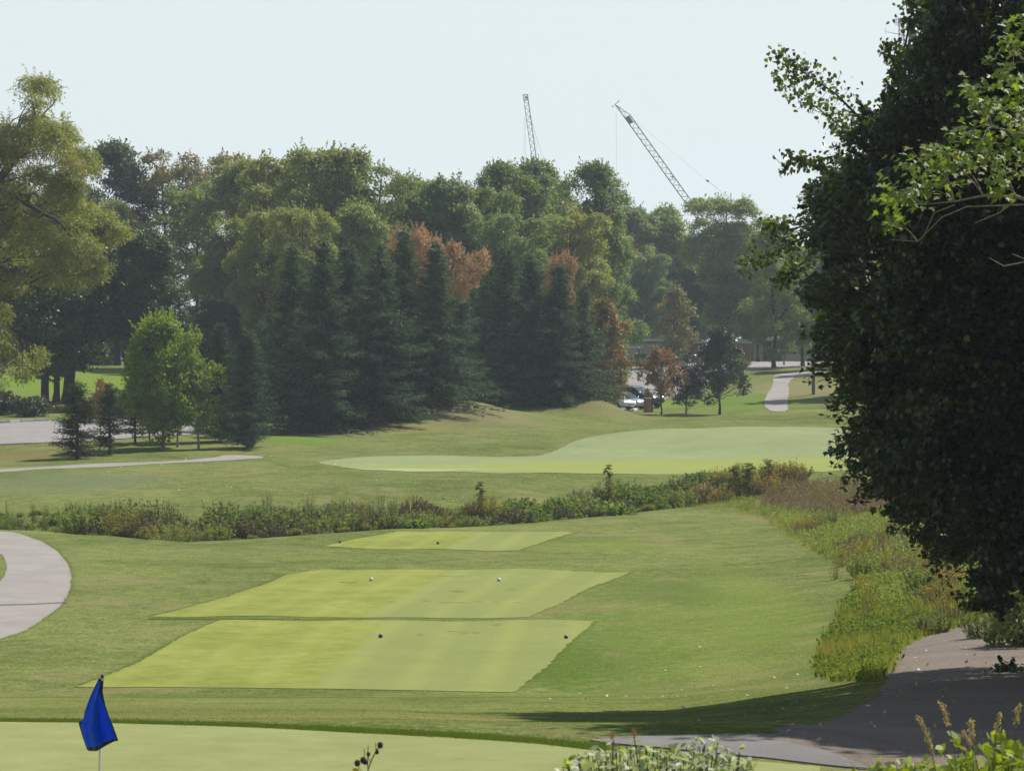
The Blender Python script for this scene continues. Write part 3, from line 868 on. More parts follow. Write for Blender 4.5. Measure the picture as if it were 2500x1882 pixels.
forest = [
    ('f', 285, 336, 350, L_dark, "tall dark tree just right of the yellowing tree, its top darkest against the sky", .3, 1.0),
    ('a', 355, 258, 560, L_dark, "dark glossy tree with pale glints, left of the bright round maple", 1.0, .95),
    ('f', 120, 340, 500, L_dark, "dark tree behind the yellowing tree, above the lit lawn", 4.0, 1.1),
    ('d', 415, 336, 375, L_rust, "tall feathery tree with rusty top and bare limbs against the sky", .4, 1.05),
    ('d', 510, 340, 378, L_rust, "slim feathery tree with a small rusty peak left of the broad olive crown", 2.4, .95),
    ('d', 470, 332, 440, L_green, "open tree with many dark bare limbs and sky showing between them", 3.4, 1.1),
    ('a', 600, 318, 392, L_olive, "olive green tree left of the highest crown of the wood", 1.9, .9),
    ('b', 700, 312, 378, L_olive, "broad olive tree with a rounded top in the left of the wood", .9, 1.0),
    ('a', 800, 300, 362, L_olive, "highest olive tree of the wood, its dark tip above the rest", 2.9, 1.0),
    ('d', 925, 298, 400, L_green, "leaning tree with bare forked limbs and a tufted crown, right of the highest one", 4.6, 1.0),
    ('c', 1010, 305, 440, L_green, "green tree in the dip of the skyline left of the vertical crane boom", 3.9, 1.1),
    ('c', 1085, 300, 438, L_blue, "cool green tree with spiky top in the dip of the skyline", .5, 1.05),
    ('b', 1155, 302, 455, L_green, "light green bushy tree behind the bright orange crown", 1.6, 1.0),
    ('f', 1215, 312, 400, L_green, "tall dark pointed tree left of the vertical crane boom", 2.6, .8),
    ('f', 1300, 316, 395, L_blue, "dark round topped tree from which the vertical crane boom rises", 3.6, .95),
    ('f', 1460, 310, 400, L_blue, "dark round headed tree standing alone between the two crane booms", 5.6, .80),
    ('b', 1385, 300, 520, L_olive, "yellow green tree below the gap between the two crane booms", .2, .95),
    ('a', 1545, 424, 505, L_blue, "pale hazy tree below the slanted crane boom", 1.2, .9),
    ('c', 1625, 428, 505, L_green, "small hazy tree at the foot of the slanted crane boom", 2.2, 1.0),
    ('b', 1780, 388, 482, L_green, "large spreading tree at the right of the wood with horn like top shoots", 3.2, 1.15),
    ('f', 1890, 345, 540, L_green, "hazy tree between the spreading tree and the near dark maple", 4.2, 1.0),
    ('b', 1674, 384, 660, L_dark, "dark tree shading the parked dark grey car under the yellowing tree", 5.2, .85),
    ('b', 640, 285, 520, L_olive, "lower yellow green tree in front of the wood above the left spruces", 5.0, .85),
    ('b', 745, 280, 508, L_olive, "soft olive tree just above the middle of the conifer row", 4.0, .85),
    ('c', 870, 284, 500, L_green, "grey green tree above the conifer row left of the orange crowns", 3.0, .95),
    ('b', 1240, 286, 520, L_blue, "silvery green tree above the conifer row right of the orange crowns", 2.0, .85),
    ('b', 1480, 408, 590, L_green, "green tree over the golden tree at the right end of the conifers", 1.0, 1.0),
    ('b', 1575, 414, 620, L_blue, "mid green tree left of the yellow leaved tree by the car park", .0, 1.0),
    ('b', 1850, 384, 640, L_blue, "hazy tree shading the clubhouse entrance", 2.7, 1.15),
    ('a', 1960, 352, 600, L_blue, "hazy tree beside the near dark maple, above the lamp post", 3.3, 1.0),
    ('b', 2110, 294, 600, L_green, "tree hidden behind the near dark maple that shades the right cart path", 2.1, 1.0),
    ('c', 2060, 340, 560, L_green, "tree behind the near dark maple, above the grey pole", 1.3, 1.0),
]
for k, px, Y, top, lm, lab, rz, w in forest:
    wood(k, px, Y, top, lm, lab, rz, w)
rr = random.Random(5)
def WHERE(px):
    for lim, t in ((60, "behind the huge yellowing tree"), (320, "behind the dark trees beyond the lit lawn"), (480, "behind the feathery rust topped tree"), (640, "behind the left end of the conifer row"), (760, "behind the broad olive tree"), (880, "behind the highest olive tree"), (980, "behind the leaning tufted tree"), (1090, "behind the orange crowns"), (1200, "left of the vertical crane boom"), (1340, "below the vertical crane boom"), (1500, "between the two crane booms"), (1650, "below the slanted crane boom"), (1800, "behind the car park"), (1980, "behind the clubhouse"), (2200, "behind the left part of the near dark maple"), (9999, "behind the near dark maple, far right")):
        if px < lim: return t
def UL(px): return "low dark tree in shade, " + WHERE(px)
for i, px in enumerate(range(-380, 2700, 72)):
    if 330 < px < 560: continue
    Y = 325 + rr.uniform(0, 26)
    skyl = np.interp(px, [-400, 300, 600, 800, 1000, 1100, 1300, 1450, 1560, 1700, 1800, 2000, 2700], [420, 470, 440, 420, 490, 490, 460, 480, 560, 570, 560, 600, 560])
    if 1360 < px < 2050: Y += 88
    wood('abcef'[i % 5], px + rr.uniform(-20, 20), Y, skyl + rr.uniform(0, 40), [L_green, L_blue, L_olive][i % 3], "hazy tree deep in the wood, " + WHERE(px), rr.uniform(0, 6), 1.0, group="background trees " + WHERE(px))
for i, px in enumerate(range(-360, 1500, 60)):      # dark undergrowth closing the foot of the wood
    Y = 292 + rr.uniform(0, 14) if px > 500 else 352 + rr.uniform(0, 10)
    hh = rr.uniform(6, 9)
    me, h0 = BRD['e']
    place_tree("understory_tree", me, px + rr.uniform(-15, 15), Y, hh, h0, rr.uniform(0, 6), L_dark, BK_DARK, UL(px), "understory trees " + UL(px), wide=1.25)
# autumn crowns
AUT = (make_tree_mesh(121, 10, 2.5, 7.0, 30, .70, .15, 48, 'round', tpl='oval', r0=.14, spray=.35), 10)
def autumn(px, Y, top, lm, label, wide=1.0, rz=0.0, bk=BK_GREY):
    me, h0 = AUT
    return place_tree("autumn_maple", me, px, Y, hpx(top, px, Y), h0, rz, lm, bk, label, wide=wide)
autumn(1105, 257, 595, L_orange, "bright orange maple top rising between two dark spruces", .72, 1.0)
autumn(1010, 262, 560, L_orange, "rusty orange maple crown behind the spruces, left of the brightest one", .62, 2.0)
autumn(1365, 276, 622, L_orange, "faded pinkish orange crown showing through the right end of the conifers", .50, 3.0)
GLD = (make_tree_mesh(123, 9, 2.3, .8, 50, .75, .19, 36, 'egg', tpl='oval', r0=.14, spray=.35), 9)
place_tree("autumn_maple", GLD[0], 1478, 274, hpx(735, 1478, 274), 9, .5, L_gold, BK_GREY, "golden brown tree hugging the right end of the conifer row", wide=.95)
place_tree("autumn_maple", GLD[0], 1648, 370, hpx(705, 1648, 370), 9, 2.5, L_tan, BK_DARK, "yellowing tree with tiered branches in front of the car park buildings", wide=1.2)
RED = make_tree_mesh(124, 5.4, 2.0, 1.5, 44, .52, .13, 60, 'egg', tpl='oval', r0=.075, spray=.24)
place_tree("red_maple", RED, 1613, 269, hpx(852, 1613, 269), 5.4, .8, L_red, BK_DARK, "small maple turning red and orange on the lawn in front of the parked cars", wide=1.05)
PUR = make_tree_mesh(125, 4.4, 1.75, 1.5, 40, .50, .13, 60, 'round', tpl='oval', r0=.08, spray=.24)
place_tree("purple_maple", PUR, 1675, 272, hpx(895, 1675, 272), 4.4, .8, L_purple, BK_DARK, "small dark purple maple between the red maple and the taller green one", wide=1.0)
GRM = make_tree_mesh(126, 7.3, 2.5, 1.7, 76, .58, .14, 58, 'cone', tpl='oval', r0=.12, spray=.26)
place_tree("dark_maple", GRM, 1756, 270, hpx(805, 1756, 270), 7.3, 2.0, L_dark, BK_DARK, "dark green conical maple, rightmost of the three lawn trees", wide=1.0)
# bright maple group on the left
BM = make_tree_mesh(131, 8.3, 2.9, 1.3, 110, .72, .16, 46, 'egg', tpl='oval', r0=.13, spray=.26)
place_tree("bright_maple", BM, 397, 213, hpx(775, 397, 213), 8.3, 2.0, L_bright, BK_TAN, "bright green egg shaped maple with pale trunk in front of the left parking lot", wide=.93)
BM2 = make_tree_mesh(132, 5.0, 1.3, 1.4, 34, .42, .13, 46, 'egg', tpl='oval', r0=.07, spray=.24)
place_tree("slim_maple", BM2, 484, 214, hpx(880, 484, 214), 5.0, 0, L_bright, BK_TAN, "slim young maple at the right edge of the bright egg shaped maple", wide=1.1)
place_tree("slim_maple", BM2, 432, 216, hpx(890, 432, 216), 5.0, 2, L_green, BK_TAN, "thin stemmed maple standing under the bright egg shaped maple")
place_tree("slim_maple", BM2, 413, 221, hpx(905, 413, 221), 5.0, 3, L_green, BK_TAN, "thinnest stem behind the bright egg shaped maple, near its trunk", wide=.9)
place_tree("slim_maple", BM2, 366, 219, hpx(925, 366, 219), 5.0, 5, L_green, BK_DARK, "small tree with dark stem left of the pale trunk", wide=1.0)
place_tree("rusty_sapling", BM2, 246, 224, hpx(930, 246, 224), 5.0, 5, L_orange, BK_DARK, "orange leaved sapling behind the young spruces by the path", wide=.6)
# dark trunks on the slope at the left
for px, Y, w, lab in ((165, 262, 1.35, "dark tree with the widest flared trunk, standing on the lit lawn at the left"), (137, 264, .75, "dark tree with a straight thin trunk left of the flared one"), (108, 255, .95, "dark tree with a leaning trunk at the left rim of the lit lawn")):
    rng = np.random.default_rng(int(px))
    mb = MB()
    lean = .5 if px == 165 else .1
    mb.tube([(0, 0, -.4), (0, 0, .15), (.05, 0, .8), (lean * .5, 0, 3), (lean, 0, 5.5)], [.62 * w, .42 * w, .33 * w, .30 * w, .22 * w], 10)
    lobes = env_lobes(rng, 12.8, 4.9, 3.9, 44, 1.35, 'round')
    for l in lobes[:14]:
        mb.tube(limb_pts(rng, (lean * .8, 0, 4.2), l[:3]), list(np.linspace(.14, .03, 7)), 5, cap=False)
    C, N, S, D = lobes_to_leaves(rng, lobes, 26, .30, 'oval', (0, 0, 6))
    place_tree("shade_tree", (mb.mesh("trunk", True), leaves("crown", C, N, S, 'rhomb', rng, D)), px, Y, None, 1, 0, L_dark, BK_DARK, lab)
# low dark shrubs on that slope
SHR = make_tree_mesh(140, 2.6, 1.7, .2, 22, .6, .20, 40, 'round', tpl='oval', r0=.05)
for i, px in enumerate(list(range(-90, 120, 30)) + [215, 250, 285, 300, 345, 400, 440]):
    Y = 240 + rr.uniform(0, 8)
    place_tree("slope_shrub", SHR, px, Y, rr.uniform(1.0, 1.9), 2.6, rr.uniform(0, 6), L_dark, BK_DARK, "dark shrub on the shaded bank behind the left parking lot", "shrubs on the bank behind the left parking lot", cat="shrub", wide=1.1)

# ------------------------------------------------------------------ crowns shaped after an outline
def in_poly(P, poly):
    x, y = P[:, 0], P[:, 1]; c = np.zeros(len(P), bool); n = len(poly)
    for i in range(n):
        (xa, ya), (xb, yb) = poly[i], poly[i - 1]
        t = (ya > y) != (yb > y)
        xx = (xb - xa) * (y - ya) / ((yb - ya) if yb != ya else 1e-9) + xa
        c ^= t & (x < xx)
    return c
def edge_dist(P, poly):
    d = np.full(len(P), 1e9); n = len(poly)
    for i in range(n):
        a = np.array(poly[i - 1], float); b = np.array(poly[i], float); ab = b - a
        t = np.clip(((P - a) @ ab) / (ab @ ab + 1e-9), 0, 1)
        d = np.minimum(d, np.linalg.norm(P - a - t[:, None] * ab, axis=1))
    return d
def outline_lobes(seed, poly, Yc, n, r, depth, rim=1.0):
    """crown lobes filling a solid: silhouette as seen from the hill, thickness growing inwards (metres)"""
    rng = np.random.default_rng(seed)
    A = np.array(poly, float); lo = A.min(0); hi = A.max(0)
    out = []; k = F / Yc
    while len(out) < n:
        P = lo + rng.random((400, 2)) * (hi - lo)
        P = P[in_poly(P, poly)]
        d = edge_dist(P, poly) / k
        for p, e in zip(P, d):
            if len(out) >= n: break
            if e < r * .35: continue
            th = min(depth, 1.2 + 2.2 * math.sqrt(e * 2) * 1.2)
            s = rng.choice([-1, 1]) * (1 - rng.random() ** 1.6 * .8)
            Y = Yc + s * th
            rr_ = min(r * rng.uniform(.75, 1.2), e * 1.2 + .2)
            out.append((X_of(p[0], Yc), Y, CZ + (HZ - p[1]) / k, rr_))
    return out
WILLOW = [(-420, 620), (-300, 240), (-120, 230), (-10, 290), (50, 240), (60, 195), (140, 190), (145, 240), (110, 290), (180, 290), (245, 340), (258, 400), (262, 450), (230, 500), (295, 540), (300, 600), (250, 650), (235, 690), (215, 740), (120, 720), (70, 690), (60, 720), (90, 780), (92, 860), (60, 920), (20, 960), (-150, 1000), (-420, 960)]
WY = 212.0
wl_ = outline_lobes(51, WILLOW, WY, 150, 1.25, 4.0)
base = at(-60, WY)
def rel(px, py, Y=WY): return (X_of(px, Y) - base.x, Y - base.y, CZ + (HZ - py) * Y / F - base.z)
rel_l = [(x - base.x, y - base.y, z - base.z, r) for x, y, z, r in wl_]
rng = np.random.default_rng(52)
mbw = MB()
mbw.tube([(0, 0, -.4), (0, 0, .6), rel(-50, 900), rel(-70, 760), rel(-60, 600), rel(-30, 480)], [.95, .62, .52, .46, .40, .30], 10)
def limb(pts, r1, r2):
    P = [np.array(rel(*p)) for p in pts]
    Q = []
    for i in range(len(P) - 1):
        Q += [P[i], P[i] * .5 + P[i+1] * .5 + rng.normal(size=3) * .08]
    Q.append(P[-1])
    mbw.tube(Q, list(np.linspace(r1, r2, len(Q))), 7)
limb([(-40, 520), (5, 430), (30, 400), (70, 350), (82, 300), (80, 250, 211)], .30, .07)
limb([(-45, 480), (0, 450, 210), (20, 410, 210), (-5, 330, 210)], .22, .06)
limb([(30, 400), (60, 360), (90, 320), (130, 320, 211), (145, 360, 211)], .12, .03)
limb([(82, 300), (60, 290), (40, 330)], .09, .04)
limb([(82, 320), (110, 275, 211), (140, 240, 211)], .08, .03)
limb([(-60, 560), (20, 480), (75, 480), (70, 500)], .2, .07)
limb([(-50, 600), (30, 475, 210), (60, 497, 210), (110, 525, 210), (150, 548, 210), (175, 590, 211)], .22, .05)
limb([(60, 497, 210), (80, 470, 210), (140, 510, 210)], .10, .03)
limb([(-20, 560), (100, 610, 214), (180, 660, 214)], .16, .04)
for (x, y, z, r) in rel_l:
    if rng.random() < .6:
        s = np.array(rel(rng.uniform(-60, 60), min(max(HZ - (z + base.z - CZ) * F / WY + 60, 380), 800)))
        mbw.tube(limb_pts(rng, s, (x, y, z), .2, 5), list(np.linspace(.06, .015, 5)), 4, cap=False)
C, N, S, D = lobes_to_leaves(rng, rel_l, 58, .25, 'long', (0, 0, 9), spray=.42, down=.35)
place_tree("yellowing_tree", (mbw.mesh("trunk", True), leaves("crown", C, N, S * 1.15, 'long', rng, D)), -60, WY, None, 1, 0, L_willow, BK_DARK, "huge yellow green tree at the left edge with dark crooked limbs")

# near dark maple at the right
MAPLE = [(2330, -110), (2250, 10), (2215, 70), (2190, 150), (2180, 220), (2170, 290), (2110, 300), (2085, 330), (2100, 390), (2060, 450), (2020, 500), (2010, 560), (1995, 620), (1985, 700), (2010, 760), (1995, 830), (1985, 880), (2025, 930), (2040, 990), (2015, 1060), (2055, 1120), (2105, 1180), (2150, 1250), (2230, 1300), (2290, 1350), (2360, 1440), (2420, 1470), (2440, 1400), (2520, 1440), (2700, 1480), (3200, 1380), (3500, 1000), (3500, 500), (3300, 120), (3000, -60), (2600, -120)]
MAPLE = [(x + (55 if 600 < y < 1330 and x < 2400 else 0) + (28 if 900 < y < 1400 and x < 2400 else 0) + (34 if -50 < y < 240 and x < 2400 else 0), y) for x, y in MAPLE]
MY = 60.0
ml = outline_lobes(61, MAPLE, MY, 360, .66, 4.2)
ml += [l for l in outline_lobes(62, [p for p in MAPLE if True], MY, 1400, .50, 4.4) if X_of(1950, MY) < l[0] < X_of(2560, MY) and l[1] < MY - .3][:400]
tb = at(2760, MY)
rl = [(x - tb.x, y - tb.y, z - tb.z, r) for x, y, z, r in ml]
rng = np.random.default_rng(63)
mm = wood_tree(rng, rl[::4], [(0, 0, -.4), (0, 0, .3), (.1, 0, 2.5), (0, .1, 5), (-.1, 0, 8), (0, 0, 11.5)], .42, sub=2, lo=.12, hi=.95, minr=.008, lift=.25)
C, N, S, D = lobes_to_leaves(rng, rl, 165, .108, 'maple', (1.5, 0, 6.5), spray=.24, flat=.28, down=.1, shoots=3, slen=.7)
keep = np.ones(len(C), bool)
far_ = (C[:, 0] + tb.x > X_of(2620, MY)) & (rng.random(len(C)) < .72)
back = (C[:, 1] > 1.5) & (rng.random(len(C)) < .55)
keep &= ~far_ & ~back
grow = 1 + .55 * ((C[:, 0] + tb.x > X_of(2620, MY)) | (C[:, 1] > 1.5))
C, N, S, D = C[keep], N[keep], (S * grow)[keep], D[keep]
D = D + np.array([0, -.2, -.8])
# leafy twigs that reach out of the left rim
rim = [(2260, -20), (2215, 60), (2190, 140), (2178, 220), (2165, 290), (2110, 300), (2090, 340), (2095, 400), (2060, 450), (2005, 490), (1990, 560), (1975, 620), (1965, 700), (1985, 760), (1975, 830), (1962, 880), (2000, 930), (2018, 990), (1992, 1060), (2018, 1120), (2075, 1180), (2145, 1250), (2225, 1300), (2285, 1350), (2350, 1430), (2420, 1460)]
rim = [(x + (50 if 600 < y < 1330 else 0) + (26 if 900 < y < 1400 else 0) + (36 if -50 < y < 240 else 0), y) for x, y in rim]
EC = []; EN = []; ED = []; ES = []
for q in range(150):
    t = rng.uniform(0, len(rim) - 1.01); i = int(t); f = t - i
    px_ = rim[i][0] * (1 - f) + rim[i+1][0] * f; py_ = rim[i][1] * (1 - f) + rim[i+1][1] * f
    Y_ = MY + rng.uniform(-2.2, 1.2)
    px_ += 14
    e = np.array((X_of(px_, Y_) - tb.x, Y_ - tb.y, CZ + (HZ - py_) * Y_ / F - tb.z))
    L_ = rng.uniform(.2, .6) * (1 if py_ > 300 else .6)
    d_ = nrm(np.array([-1.0, rng.normal() * .5, (.35 if py_ < 600 else -.25 if py_ < 1000 else -.8) + rng.normal() * .3]))
    a_ = e - d_ * .7; m_ = e + d_ * L_ * .5 + np.array([0, 0, .06]); z_ = e + d_ * L_ + np.array([0, 0, -.08])
    P_ = bez(a_, m_, z_, 6); mm.tube(P_, list(np.linspace(.012, .003, 6)), 4, False)
    n_ = int(16 + L_ * 42); u_ = rng.random(n_); Pa_ = np.array(P_); ii = np.minimum((u_ * 5).astype(int), 4); ff = (u_ * 5 - ii)[:, None]
    c_ = Pa_[ii] * (1 - ff) + Pa_[ii+1] * ff + rng.normal(size=(n_, 3)) * np.array([.10, .12, .07])
    EC.append(c_); EN.append(rng.normal(size=(n_, 3)) * .5 + np.array([0, -.1, .9])); ED.append(d_ * .6 + rng.normal(size=(n_, 3)) * .5 + np.array([0, 0, -.5])); ES.append(.105 * (.7 + .6 * rng.random(n_)))
C = np.concatenate([C] + EC); N = np.concatenate([N] + EN); D = np.concatenate([D] + ED); S = np.concatenate([S] + ES)
nmap = empty("near_maple", tb, 0, "big dark maple in shadow filling the right side of the view", "tree")
link("trunk", mm.mesh("trunk", True), BK_DARK, nmap)
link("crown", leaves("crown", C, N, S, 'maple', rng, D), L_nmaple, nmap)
print("maple leaves", len(C))

# poplar whose branches stick out of the maple on the left
pb = at(2640, 64)
POPS = [([(2180, 330), (2100, 290), (2040, 230), (1980, 190), (1935, 162)], .5), ([(2180, 400), (2090, 350), (2030, 290), (1960, 240)], .42),
        ([(2200, 420), (2100, 400), (2040, 380), (1975, 395)], .30), ([(2200, 500), (2080, 430), (2030, 420), (1970, 400)], .25),
        ([(2250, 200), (2210, 110), (2225, 30), (2235, 5)], .42), ([(2240, 260), (2195, 190), (2180, 150)], .3), ([(2260, 150), (2210, 160), (2185, 215)], .3), ([(2280, 60), (2260, 0), (2290, -60)], .4),
        ([(2150, 620), (2050, 560), (1960, 580), (1885, 620)], .42), ([(2130, 560), (2020, 540), (1930, 560), (1900, 555)], .34), ([(2120, 640), (2010, 600), (1950, 650), (1925, 670)], .36), ([(2120, 540), (2040, 500), (1995, 480), (1985, 465)], .25)]
mp = MB(); rng = np.random.default_rng(71)
mp.tube([(0, 0, -.3), (0, 0, 3), (-.3, 0, 7), (-.1, 0, 12)], [.2, .17, .13, .05], 8)
PC = []; PN = []; PD = []
for pts, w in POPS:
    Y = 64 + rng.uniform(-.8, .3)
    P = [np.array((X_of(x, Y) - pb.x, Y - pb.y, CZ + (HZ - y) * Y / F - pb.z)) for x, y in pts]
    P = [np.array((-.15, 0, P[0][2] - 1.2)), np.array((P[0][0] * .5, 0, P[0][2] - .35))] + P
    mp.tube(P, list(np.linspace(.045, .008, len(P))), 5, cap=False)
    Pa = np.array(P)
    nl = int(w * 700)
    t = 2 + rng.random(nl) ** .8 * (len(P) - 2.02)
    i = np.minimum(t.astype(int), len(P) - 2); f = (t - i)[:, None]
    c = Pa[i] * (1 - f) + Pa[i+1] * f + rng.normal(size=(nl, 3)) * np.array([w * .42, w * .5, w * .42]) * (1.15 - .55 * (t / len(P)))[:, None]
    c[-3:] = Pa[-1] + rng.normal(size=(3, 3)) * .05
    PC.append(c); PN.append(rng.normal(size=(nl, 3)) + np.array([0, -.8, .3])); PD.append(rng.normal(size=(nl, 3)) * .6 + np.array([0, 0, -1.0]))
    for q in range(0, nl, 7):
        mp.tube([Pa[i[q]] * (1 - f[q]) + Pa[i[q]+1] * f[q], c[q]], [.008, .003], 3, cap=False)
PC = np.concatenate(PC); PN = np.concatenate(PN); PD = np.concatenate(PD)
pop = empty("poplar", pb, 0, "poplar with round leaves whose branches stick out left of the dark maple against the sky", "tree")
link("trunk", mp.mesh("trunk", True), BK_DARK, pop)
link("crown", leaves("crown", PC, PN, .085 * (.8 + .5 * rng.random(len(PC))), 'heart', rng, PD, bend=.2), L_poplar, pop)

# ------------------------------------------------------------------ the summer haze
def make_haze():
    mb = MB(); mb.box(0, 790, 45.2, 3000, 1720, 90)
    m = bpy.data.materials.new("haze_air"); m.use_nodes = True
    nt = m.node_tree; nt.nodes.remove(nt.nodes["Principled BSDF"])
    v = nt.nodes.new("ShaderNodeVolumePrincipled")
    v.inputs["Color"].default_value = (.76, .88, 1.0, 1)
    v.inputs["Density"].default_value = .00021
    v.inputs["Anisotropy"].default_value = .25
    nt.links.new(v.outputs[0], nt.nodes["Material Output"].inputs["Volume"])
    o = mb.build("haze", m, kind="stuff")
    o.display_type = 'WIRE'
make_haze()

# ------------------------------------------------------------------ weeds and shrubs along the creek and in the meadow
W_brown = foliage("dried_weeds", (.035, .030, .016), (.100, .082, .045), (.13, .10, .045), .08, 1.2, spec=.08, rough=.8, trans=.2, tcol=(1.2, 1.1, .8))
W_green = foliage("weed_green", (.058, .082, .026), (.150, .180, .062), (.17, .14, .07), .04, 1.0, spec=.08, rough=.8, trans=.42)
W_vine = foliage("vine_green", (.062, .098, .022), (.15, .205, .048), None, spec=.08, rough=.8, trans=.42)
W_yellow = foliage("goldenrod_yellow", (.28, .20, .02), (.42, .31, .04), None, spec=.08, rough=.8, trans=.3, tcol=(1.2, 1.1, .6))
W_ygreen = foliage("yellow_green_grass", (.12, .135, .036), (.26, .255, .075), (.28, .23, .08), .10, .8, spec=.08, rough=.8, trans=.45, tcol=(1.3, 1.3, .5))
W_grey = foliage("grey_green_weeds", (.060, .078, .030), (.135, .155, .060), (.15, .12, .06), .08, .7, spec=.08, rough=.8, trans=.3)
W_dead = foliage("brown_seed_heads", (.10, .068, .040), (.22, .160, .100), (.12,.13,.05), .06, spec=.08, rough=.8, trans=.25, tcol=(1.2, 1.0, .8))
STEM = mat("weed_stem", (.10, .085, .045), .8, spec=.2)

def make_weed(seed, H, R, nst, leaf, nleaf, tpl='rhomb', plume=0, dome=True, stemr=.012, up=.3):
    """clump: many stems from the ground, leaves along them; optional plumes on top"""
    rng = np.random.default_rng(seed)
    mb = MB(); C = []; D = []; PCs = []
    for i in range(nst):
        a = rng.uniform(0, 6.283); q = R * math.sqrt(rng.random())
        h = H * (1 - (.45 * (q / R) ** 2 if dome else 0)) * rng.uniform(.7, 1.05)
        b = np.array([q * .45 * math.cos(a), q * .45 * math.sin(a), -.1])
        t = np.array([q * math.cos(a), q * math.sin(a), h]) + rng.normal(size=3) * np.array([.08, .08, 0]) * H
        P = bez(b, b * .3 + t * .7 - np.array([0, 0, .2 * h]) + rng.normal(size=3) * .04, t, 5)
        mb.tube(P, list(np.linspace(stemr, stemr * .4, 5)), 3, cap=False)
        k = nleaf
        u = rng.uniform(.12, 1.0, k)
        Pa = np.array(P); ii = np.minimum((u * 4).astype(int), 3); f = (u * 4 - ii)[:, None]
        c = Pa[ii] * (1 - f) + Pa[ii + 1] * f
        dd = nrm(np.stack([rng.normal(size=k), rng.normal(size=k), up + .4 * rng.normal(size=k)], 1))
        C.append(c + dd * leaf * .5); D.append(dd)
        if plume and rng.random() < .8:
            kk = plume
            PCs.append(t + rng.normal(size=(kk, 3)) * np.array([.07, .07, .10]) * (1 + H * .15) + np.array([0, 0, .05]))
    C = np.concatenate(C); D = np.concatenate(D)
    N = rng.normal(size=C.shape) * .6 + np.array([0, 0, 1.0])
    fol = leaves("foliage", C, N, leaf * (.6 + .8 * rng.random(len(C))), tpl, rng, D)
    pl = None
    if PCs:
        Pc = np.concatenate(PCs)
        pl = leaves("flowers", Pc, rng.normal(size=Pc.shape), .075 * (.6 + .8 * rng.random(len(Pc))), 'rhomb', rng)
    return mb.mesh("stems"), fol, pl

WD = {
    'bush': make_weed(201, 1.5, .95, 46, .12, 34, 'oval'),
    'dense': make_weed(202, 1.2, 1.1, 60, .11, 34, 'rhomb'),
    'tall': make_weed(203, 2.0, .45, 14, .13, 30, 'long', dome=False),
    'gold': make_weed(204, 1.15, .55, 26, .10, 20, 'long', plume=9, dome=True),
    'vine': make_weed(205, 1.0, 1.3, 60, .16, 30, 'oval', up=.6),
    'dry': make_weed(206, 1.3, .8, 60, .09, 20, 'long', plume=7, up=.8),
    'low': make_weed(207, .45, .9, 46, .14, 18, 'oval', up=.6),
    'arch': make_weed(208, .9, 1.2, 40, .16, 26, 'long', up=-.3),
    'grassy': make_weed(209, .7, .6, 70, .30, 7, 'long', up=1.6),
}
def weed(kind, x, y, m, label, name, rz=0, s=1.0, sz=None, pm=W_yellow, group=None, cat="weed"):
    st, fo, pl = WD[kind]
    r = empty(name, (x, y, H1(x, y) - .03), 0, label, cat, group)
    for nm, me, mm_ in (("stems", st, STEM), ("foliage", fo, m), ("flowers", pl, pm)):
        if me is None: continue
        o = link(nm, me, mm_, r); o.rotation_euler = (0, 0, rz); o.scale = (s, s, sz or s)
        if nm == 'flowers': o['kind'] = 'stuff'
    return r
rr = random.Random(9)
